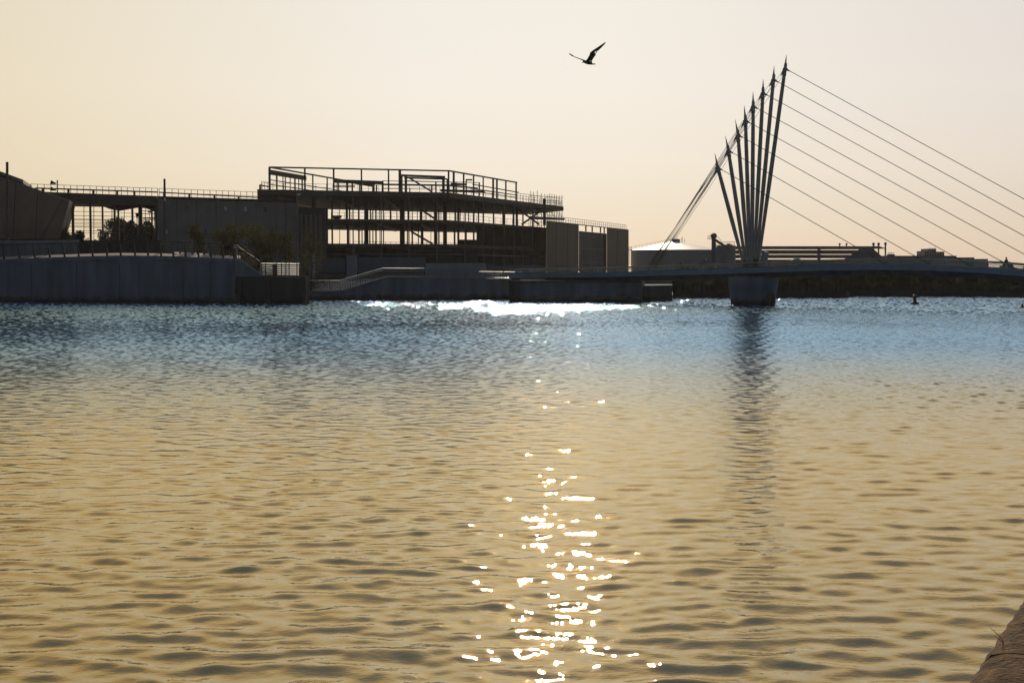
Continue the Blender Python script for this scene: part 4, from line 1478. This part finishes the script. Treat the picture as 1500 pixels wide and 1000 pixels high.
# ------------------------------------------------------------------ vegetation
def crown_mesh(name, rx, ry, rz, n, leaf, m, seed, clumps=9, droop=0.0):
    rr = random.Random(seed)
    cs = []
    for _ in range(clumps):
        a, z = rr.uniform(0, 6.283), rr.uniform(-.75, .9)
        r = rr.uniform(.15, .8) * math.sqrt(max(.05, 1 - z * z * .8))
        cs.append((r * math.cos(a), r * math.sin(a), z, rr.uniform(.28, .5)))
    v, f = [], []
    for _ in range(n):
        c = rr.choice(cs)
        d = Vector((rr.gauss(0, 1), rr.gauss(0, 1), rr.gauss(0, 1))).normalized() * (rr.random() ** .45)
        p = Vector(((c[0] + d.x * c[3]) * rx, (c[1] + d.y * c[3]) * ry, (c[2] + d.z * c[3] - droop * d.length * .2) * rz))
        s = leaf * rr.uniform(.5, 1.3)
        a = Vector((rr.gauss(0, 1), rr.gauss(0, 1), rr.gauss(0, 1))).normalized()
        b = a.orthogonal().normalized()
        o = len(v)
        v += [p - a * s, p + b * s * .5, p + a * s, p - b * s * .5]
        f.append((o, o + 1, o + 2, o + 3))
    me = bpy.data.meshes.new(name)
    me.from_pydata(v, [], f)
    me.materials.append(M[m])
    return me


def trunk_mesh(h, r, spread, seed):
    rr = random.Random(seed)
    mb = MB()
    mb.path([(0, 0, 0), (rr.uniform(-.1, .1), 0, h * .4), (rr.uniform(-.15, .15), 0, h * .8)], [r, r * .75, r * .3], 8)
    for _ in range(6):
        z = h * rr.uniform(.3, .65)
        a = rr.uniform(0, 6.28)
        e = Vector((math.cos(a) * spread, math.sin(a) * spread, z + h * rr.uniform(.15, .35)))
        mb.path([(0, 0, z), e * .5 + Vector((0, 0, z * .5 + .1)), e], [r * .45, r * .3, r * .1], 5)
    me = bpy.data.meshes.new('trunk')
    me.from_pydata(mb.v, [], mb.f)
    me.materials.append(M['bark'])
    return me


def tree(name, label, cat, base, h, crown, trunk, s=1.0, rz=0.0, group=None):
    o = thing(name, label, cat, base, group)
    o.rotation_euler = (0, 0, rz)
    t = bpy.data.objects.new('trunk', trunk)
    c = bpy.data.objects.new('crown', crown)
    for x in (t, c):
        COL.objects.link(x)
        x.parent = o
    c.location = (0, 0, h)
    o.scale = (s, s, s)
    return o


def vegetation():
    # young yellow-green trees before the clad building
    spec = [(285, 208, 332, 374, 1.3, 1500, 'slim sparse young tree, leftmost of those before the grey clad building'),
            (338, 209, 332, 376, 2.2, 3000, 'broad yellow green young tree behind the bend of the railing'),
            (378, 207, 336, 404, 2.3, 3800, 'yellow green tree directly above the slatted metal railing'),
            (411, 210, 340, 404, 1.8, 3000, 'yellow green tree beside the thin lamp column'),
            (456, 220, 346, 402, 1.7, 1500, 'small dim tree by the site cabin, right of the lamp columns')]
    for i, (px, Y, yt, yb, rx, n, lab) in enumerate(spec):
        b, t = P(px, yb, Y), P(px, yt, Y)
        b.z = 6.0 if i < 2 else (3.4 if i < 4 else 1.4)
        h = t.z - b.z
        rz = h * .50
        cm = crown_mesh('crown', rx * 1.6, rx * 1.4, rz * 1.05, int(n * 1.5), .15, 'leaf_yellow', 40 + i, 16)
        tree('young_tree', lab, 'tree', b, h - rz * .98, cm, trunk_mesh(h, .09, rx * .6, 60 + i), 1, 0, 'young trees on the left quay')
    # dark trees and hedge seen under the canopy
    spec = [(171, 268, 320, 2.4, 'dark round tree, left of the three seen through the canopy'), (187, 272, 318, 2.3, 'dark tree in the middle of the three seen through the canopy'),
            (205, 270, 321, 2.4, 'dark tree, right of the three seen through the canopy'), (222, 264, 330, 2.2, 'lower dark tree at the right end of the canopy')]
    for i, (px, Y, yt, rx, lab) in enumerate(spec):
        b = P(px, 352, Y)
        b.z = 5.0
        h = P(px, yt, Y).z - b.z
        cm = crown_mesh('crown', rx * 1.3, rx * 1.1, h * .37, 6500, .24, 'leaf_dark', 80 + i, 20)
        tree('round_tree', lab, 'tree', b, h * .52, cm, trunk_mesh(h, .14, rx * .6, 90 + i), 1, 0, 'dark trees beyond the canopy')
    spec = [(92, 224, 339, 1.6, 1.0, 'low leafy bush at the foot of the leaning pavilion'), (106, 236, 342, 2.0, 1.0, 'low dark bush under the left columns of the canopy'),
            (122, 238, 345, 2.2, .9, 'flat dark bush in front of the canopy opening'), (143, 226, 351, 2.8, .9, 'long low bush behind the railing below the canopy'),
            (170, 228, 350, 2.6, .9, 'low bush behind the railing below the round trees'), (200, 230, 349, 2.6, .9, 'low bush behind the railing near the clad building'),
            (226, 226, 352, 2.2, .9, 'small low bush behind the railing at the corner of the clad building')]
    for i, (px, Y, yt, rx, q, lab) in enumerate(spec):
        z0 = 5.95
        h = ZY(yt, Y) - z0
        o = thing('bush', lab, 'bush', (*xy(px, Y), z0), 'bushes on the left terrace')
        c = bpy.data.objects.new('foliage', crown_mesh('foliage', rx, rx * .7, h * .62, 1800, .2, 'leaf_dark' if i else 'leaf_green', 120 + i, 10))
        COL.objects.link(c)
        c.parent = o
        c.location = (0, 0, h * .45)
        stems = MB()
        for k in range(5):
            a = k * 1.256
            stems.path([(0, 0, 0), (math.cos(a) * rx * .4, math.sin(a) * rx * .3, h * .6)], [.05, .02], 5)
        me = bpy.data.meshes.new('stem')
        me.from_pydata(stems.v, [], stems.f)
        me.materials.append(M['bark'])
        s = bpy.data.objects.new('stem', me)
        COL.objects.link(s)
        s.parent = o
    # trees of the far bank, under and behind the bridge deck
    crowns = [crown_mesh('crown', 2.6, 2.4, 2.3, 3000, .24, mname, 200 + i, 12) for i, mname in enumerate(('leaf_green', 'leaf_dark', 'leaf_green', 'leaf_dark'))]
    trunks = [trunk_mesh(4.2, .16, 1.5, 210 + i) for i in range(2)]
    pos = [1000, 1022, 1046, 1061, 1148, 1161, 1177, 1193, 1208, 1224, 1240, 1257, 1272, 1290, 1306, 1322, 1340, 1357, 1372, 1390, 1408, 1424, 1440, 1458, 1474, 1492, 1512, 1534]
    words = ['beside the wing wall', 'left of the bridge pier by a gap', 'closest on the left to the pier', 'half hidden by the left edge of the pier',
             'just right of the bridge pier', 'second tree right of the bridge pier', 'third tree right of the bridge pier', 'below the small grey dome',
             'below the pillar of the long shed', 'left of the step in the bank', 'at the step in the bank', 'tall one right of the bank step',
             'below the hipped end of the shed', 'below the metal flues', 'well left of the ochre buoy', 'just left of the ochre buoy', 'straight behind the ochre buoy',
             'just right of the ochre buoy', 'below the pale stepped block', 'right of the stepped block', 'below the low factory roof', 'below the right factory step',
             'below the right factory corner', 'just right of the factory corner', 'below the person on the bridge', 'at the right edge of the view',
             'beyond the right edge', 'farthest right beyond the edge']
    rr = random.Random(5)
    for i, (px, wd) in enumerate(zip(pos, words)):
        Y = (240 if px < 1240 else 250) + rr.uniform(1, 9)
        s = rr.uniform(.72, .92)
        if px == 1257:
            s = .95
        tree('bank_tree', 'small green tree on the far bank, ' + wd, 'tree', (*xy(px, Y), .98), 2.5, crowns[i % 4], trunks[i % 2], s, rr.uniform(0, 6.28), 'trees on the far bank')
    v, f = [], []
    rr = random.Random(21)
    for _ in range(26000):
        px = rr.uniform(984, 1640)
        Y = rr.uniform(264, 272)
        x, y = xy(px, Y)
        top = 4.3 + .5 * math.sin(px * .11) + .4 * math.sin(px * .043 + 1) + .3 * math.sin(px * .31)
        p = Vector((x, y, .9 + (top - .9) * rr.random() ** .8))
        s = rr.uniform(.15, .38)
        a = Vector((rr.gauss(0, 1), rr.gauss(0, 1), rr.gauss(0, 1))).normalized()
        b = a.orthogonal().normalized()
        o = len(v)
        v += [p - a * s, p + b * s * .6, p + a * s, p - b * s * .6]
        f.append((o, o + 1, o + 2, o + 3))
    hd = MB().add(v, f).build('wood', 'leaf_dark')
    tag(hd, 'dark belt of scrub and wood closing the view below the bridge', 'wood', kind='stuff')
    # reed and scrub fringe along the water
    fr = MB()
    rr = random.Random(9)
    v, f = [], []
    for _ in range(15000):
        px = rr.uniform(986, 1620)
        if px < 1240:
            Yb, hh = interp(px, [(986, 233.2), (1240, 236.2)]), 1.9
        else:
            Yb, hh = interp(px, [(1246, 243.2), (1350, 246.2), (1500, 238.2), (1900, 236.2)]), 1.2
        Y = Yb + rr.uniform(0, 3.5) + .1
        x, y = xy(px, Y)
        h = hh * rr.uniform(.45, 1.05) * (1 + .25 * math.sin(px * .21) + .2 * math.sin(px * .07 + 2))
        wv = rr.uniform(.06, .16)
        a = rr.uniform(0, 3.14)
        dx, dy = math.cos(a) * wv, math.sin(a) * wv
        lx, ly = rr.uniform(-.3, .3), rr.uniform(-.3, .3)
        o = len(v)
        z0 = .95 if Y > Yb + .4 else .95
        v += [(x - dx, y - dy, z0), (x + dx, y + dy, z0), (x + lx + dx * .4, y + ly + dy * .4, z0 + h), (x + lx - dx * .4, y + ly - dy * .4, z0 + h)]
        f.append((o, o + 1, o + 2, o + 3))
    fr.add(v, f)
    tag(fr.build('reeds', 'reed'), 'reeds and scrub fringing the far bank', 'reeds', kind='stuff')


vegetation()


# ------------------------------------------------------------------ haze
def haze():
    o = MB().prism([(-700, -80), (1100, -80), (1100, 1020), (-700, 1020)], -4.5, 40).build('haze', 'black')
    tag(o, 'thin warm evening haze over the water', 'haze', kind='stuff')
    m = bpy.data.materials.new('haze')
    m.use_nodes = True
    t = m.node_tree
    t.nodes.remove(t.nodes['Principled BSDF'])
    v = N(t, 'ShaderNodeVolumePrincipled')
    v.inputs['Color'].default_value = (.95, .92, .9, 1)
    v.inputs['Density'].default_value = .000042
    v.inputs['Anisotropy'].default_value = .55
    t.links.new(v.outputs[0], t.nodes['Material Output'].inputs['Volume'])
    o.data.materials.clear()
    o.data.materials.append(m)


haze()


# ------------------------------------------------------------------ buoys, bird, people
def buoy():
    c = P(1340, 446.2, 193)
    o = thing('navigation_buoy', 'ochre navigation buoy with a wide dark float ring on the water', 'buoy', (c.x, c.y, 0))
    q = (c.x, c.y, 0)
    MB().lathe(q, [(.2, -.35), (.42, -.12), (.46, .02)], 20).build('keel', 'ochre', o, True)
    MB().lathe(q, [(.46, .0), (.57, .03), (.57, .3), (.46, .33)], 24).build('float', 'black', o)
    MB().lathe(q, [(.34, .33), (.22, .55), (.21, 1.0), (.25, 1.06)], 16).build('tower', 'ochre', o)
    MB().lathe(q, [(.25, 1.062), (.3, 1.1), (.28, 1.25), (.12, 1.38), (.02, 1.4)], 16).build('lantern', mat('buoy_top', (.1, .03, .015), .5), o)
    c = P(1497.5, 450.3, 178)
    o = thing('mooring_buoy', 'small dark conical buoy at the right edge of the water', 'buoy', (c.x, c.y, 0))
    MB().lathe((c.x, c.y, 0), [(.3, -.2), (.42, 0), (.36, .14), (.16, .2), (.09, .45), (.02, .55)], 18).build('cone', 'black', o)
    MB().lathe((c.x, c.y, .0), [(.43, -.02), (.5, .02), (.5, .09), (.43, .12)], 18).build('float_ring', 'steel', o)
    c = P(1014, 445.2, 196)
    o = thing('duck', 'tiny dark duck afloat left of the bridge pier', 'bird', (c.x, c.y, 0))
    d = MB()
    d.path([(c.x + .3, c.y, .16), (c.x + .15, c.y, .12), (c.x - .05, c.y, .1), (c.x - .2, c.y, .14), (c.x - .26, c.y, .28), (c.x - .32, c.y, .31), (c.x - .42, c.y, .29)],
           [.02, .12, .16, .1, .055, .07, .02], 10)
    d.build('body', 'gull_wing', o, True)


buoy()


def voxel(obj, size, smooth_iter=4):
    m = obj.modifiers.new('r', 'REMESH')
    m.mode = 'VOXEL'
    m.voxel_size = size
    sm = obj.modifiers.new('s', 'SMOOTH')
    sm.iterations = smooth_iter
    dg = bpy.context.evaluated_depsgraph_get()
    me = bpy.data.meshes.new_from_object(obj.evaluated_get(dg))
    obj.modifiers.clear()
    mats = list(obj.data.materials)
    obj.data = me
    me.materials.clear()
    for x in mats:
        me.materials.append(x)
    me.polygons.foreach_set('use_smooth', [True] * len(me.polygons))


def gull():
    Y = 46
    k = Y / F
    mb = MB()
    G = lambda x, y, dy=0: P(810 + x / 15, 50 + y / 15, Y) + Vector((0, dy, 0))
    # body: beak, head, breast, belly, tail
    pts = [G(622, 636), G(650, 626), G(668, 612), G(690, 618), G(730, 628), (G(780, 640)), G(830, 652), G(870, 662), G(925, 667)]
    mb.path(pts, [.003, .012, .026, .031, .044, .048, .036, .022, .006], 14)
    # tail fan
    a = G(850, 656)
    mb.add([a + Vector((0, -.03, 0)), G(932, 664) + Vector((0, -.06, 0)), G(932, 668) + Vector((0, .06, -.006)), a + Vector((0, .03, 0)),
            a + Vector((0, -.03, .012)), G(932, 664) + Vector((0, -.06, .012)), G(932, 668) + Vector((0, .06, .004)), a + Vector((0, .03, .012))],
           [(0, 3, 2, 1), (4, 5, 6, 7), (0, 1, 5, 4), (1, 2, 6, 5), (2, 3, 7, 6), (3, 0, 4, 7)])

    def wing(secs, th):
        # secs: leading point, trailing point (both crop px) and depth from the body
        vs, fs = [], []
        for (l, t, dy, tw), h in zip(secs, th):
            L, T = G(*l, dy - tw), G(*t, dy + tw)
            L, T = L + (L - T) * .22 + Vector((0, 0, .006)), T + (T - L) * .22
            mid = (L + T) / 2
            ax = (T - L).normalized()
            nn = Vector((ax.z, .2, -ax.x)).normalized() * h
            vs += [L, mid * .6 + L * .4 + nn, T, mid * .6 + L * .4 - nn]
        n = len(secs)
        for i in range(n - 1):
            for j in range(4):
                j2 = (j + 1) % 4
                fs.append((i * 4 + j, i * 4 + j2, (i + 1) * 4 + j2, (i + 1) * 4 + j))
        fs.append((3, 2, 1, 0))
        fs.append(tuple((n - 1) * 4 + j for j in range(4)))
        mb.add(vs, fs)
    wing([((742, 600), (848, 640), 0, .03), ((758, 578), (842, 590), -.08, .05), ((800, 510), (880, 535), -.16, .06), ((828, 440), (930, 460), -.24, .06), ((880, 400), (975, 395), -.3, .06),
          ((960, 350), (1040, 340), -.34, .05), ((1050, 288), (1100, 285), -.38, .04), ((1110, 245), (1132, 248), -.4, .02), ((1152, 210), (1156, 214), -.42, .006)],
         [.036, .03, .026, .022, .019, .016, .013, .010, .007])
    wing([((690, 620), (760, 600), 0, .03), ((655, 572), (720, 580), .1, .05), ((600, 540), (640, 530), .2, .06), ((540, 508), (575, 502), .28, .06), ((480, 478), (510, 470), .34, .06),
          ((430, 455), (460, 430), .4, .05), ((385, 415), (415, 398), .44, .04), ((362, 382), (372, 374), .47, .01)],
         [.03, .022, .018, .016, .016, .015, .012, .009])
    root = thing('gull', 'dark gull gliding with raised wings in the sky', 'bird', G(770, 640))
    o = mb.build('body', 'gull', root)
    voxel(o, .0045, 1)


gull()


def person(base, h, lab, shirt, trouser, facing=0.0, seed=1):
    """one skinned figure standing at base"""
    o = thing('person', lab, 'person', base)
    s = h / 1.75
    V = dict(pel=(0, 0, .95), waist=(0, 0, 1.08), chest=(0, 0, 1.32), neck=(0, 0, 1.49), head=(0, -.01, 1.60), top=(0, 0, 1.70),
             shl=(-.18, 0, 1.42), ell=(-.25, .02, 1.15), wrl=(-.26, -.06, .93), hal=(-.26, -.09, .84),
             shr=(.18, 0, 1.42), elr=(.24, .02, 1.15), wrr=(.22, -.1, .95), har=(.2, -.14, .87),
             hil=(-.1, 0, .9), knl=(-.11, -.02, .5), anl=(-.11, .02, .08), tol=(-.12, -.16, .03),
             hir=(.1, 0, .9), knr=(.11, -.05, .5), anr=(.11, -.02, .08), tor=(.12, -.2, .03))
    rad = dict(pel=.15, waist=.13, chest=.16, neck=.06, head=.10, top=.07, shl=.07, ell=.05, wrl=.035, hal=.035, shr=.07, elr=.05, wrr=.035, har=.035,
               hil=.1, knl=.065, anl=.045, tol=.04, hir=.1, knr=.065, anr=.045, tor=.04)
    E = [('pel', 'waist'), ('waist', 'chest'), ('chest', 'neck'), ('neck', 'head'), ('head', 'top'), ('chest', 'shl'), ('shl', 'ell'), ('ell', 'wrl'), ('wrl', 'hal'),
         ('chest', 'shr'), ('shr', 'elr'), ('elr', 'wrr'), ('wrr', 'har'), ('pel', 'hil'), ('hil', 'knl'), ('knl', 'anl'), ('anl', 'tol'), ('pel', 'hir'), ('hir', 'knr'), ('knr', 'anr'), ('anr', 'tor')]
    names = list(V)
    me = bpy.data.meshes.new('body')
    me.from_pydata([Vector(V[n]) * s for n in names], [(names.index(a), names.index(b)) for a, b in E], [])
    b = bpy.data.objects.new('body', me)
    COL.objects.link(b)
    b.parent = o
    sk = b.modifiers.new('skin', 'SKIN')
    for i, n in enumerate(names):
        me.skin_vertices[0].data[i].radius = (rad[n] * s, rad[n] * s)
        me.skin_vertices[0].data[i].use_root = n == 'pel'
    sb = b.modifiers.new('sub', 'SUBSURF')
    sb.levels = sb.render_levels = 2
    dg = bpy.context.evaluated_depsgraph_get()
    nm = bpy.data.meshes.new_from_object(b.evaluated_get(dg))
    b.modifiers.clear()
    b.data = nm
    nm.materials.clear()
    for x in (shirt, trouser, 'skin'):
        nm.materials.append(M[x])
    for p in nm.polygons:
        z = p.center.z / s
        x = abs(p.center.x) / s
        p.material_index = 2 if z > 1.47 or (x > .17 and z < .93) else (0 if z > .97 or (x > .17 and z >= .93) else 1)
        p.use_smooth = True
    hair = MB()
    hair.lathe((0, .012 * s, 1.60 * s), [(.108 * s, .03 * s), (.112 * s, .07 * s), (.095 * s, .115 * s), (.05 * s, .14 * s), (.01, .145 * s)], 16)
    hm = bpy.data.meshes.new('hair')
    hm.from_pydata(hair.v, [], hair.f)
    hm.materials.append(M['black'])
    ho = bpy.data.objects.new('hair', hm)
    COL.objects.link(ho)
    ho.parent = o
    o.rotation_euler = (0, 0, facing)
    return o


c = PB(1473.8, 396, -1.5)
person((c.x, c.y, PB(1473.8, interp(1473.8, DECK_TOP), -3.2).z - .42), 1.8, 'person in a dark top standing on the bridge near the right edge', 'cloth', 'cloth_grey', .5)
c = P(737.5, 411, 218.6)
person((c.x, c.y, 3.4), 1.75, 'person in dark clothes leaning by the landing railing at the bridge end', 'cloth', 'cloth', -.4)
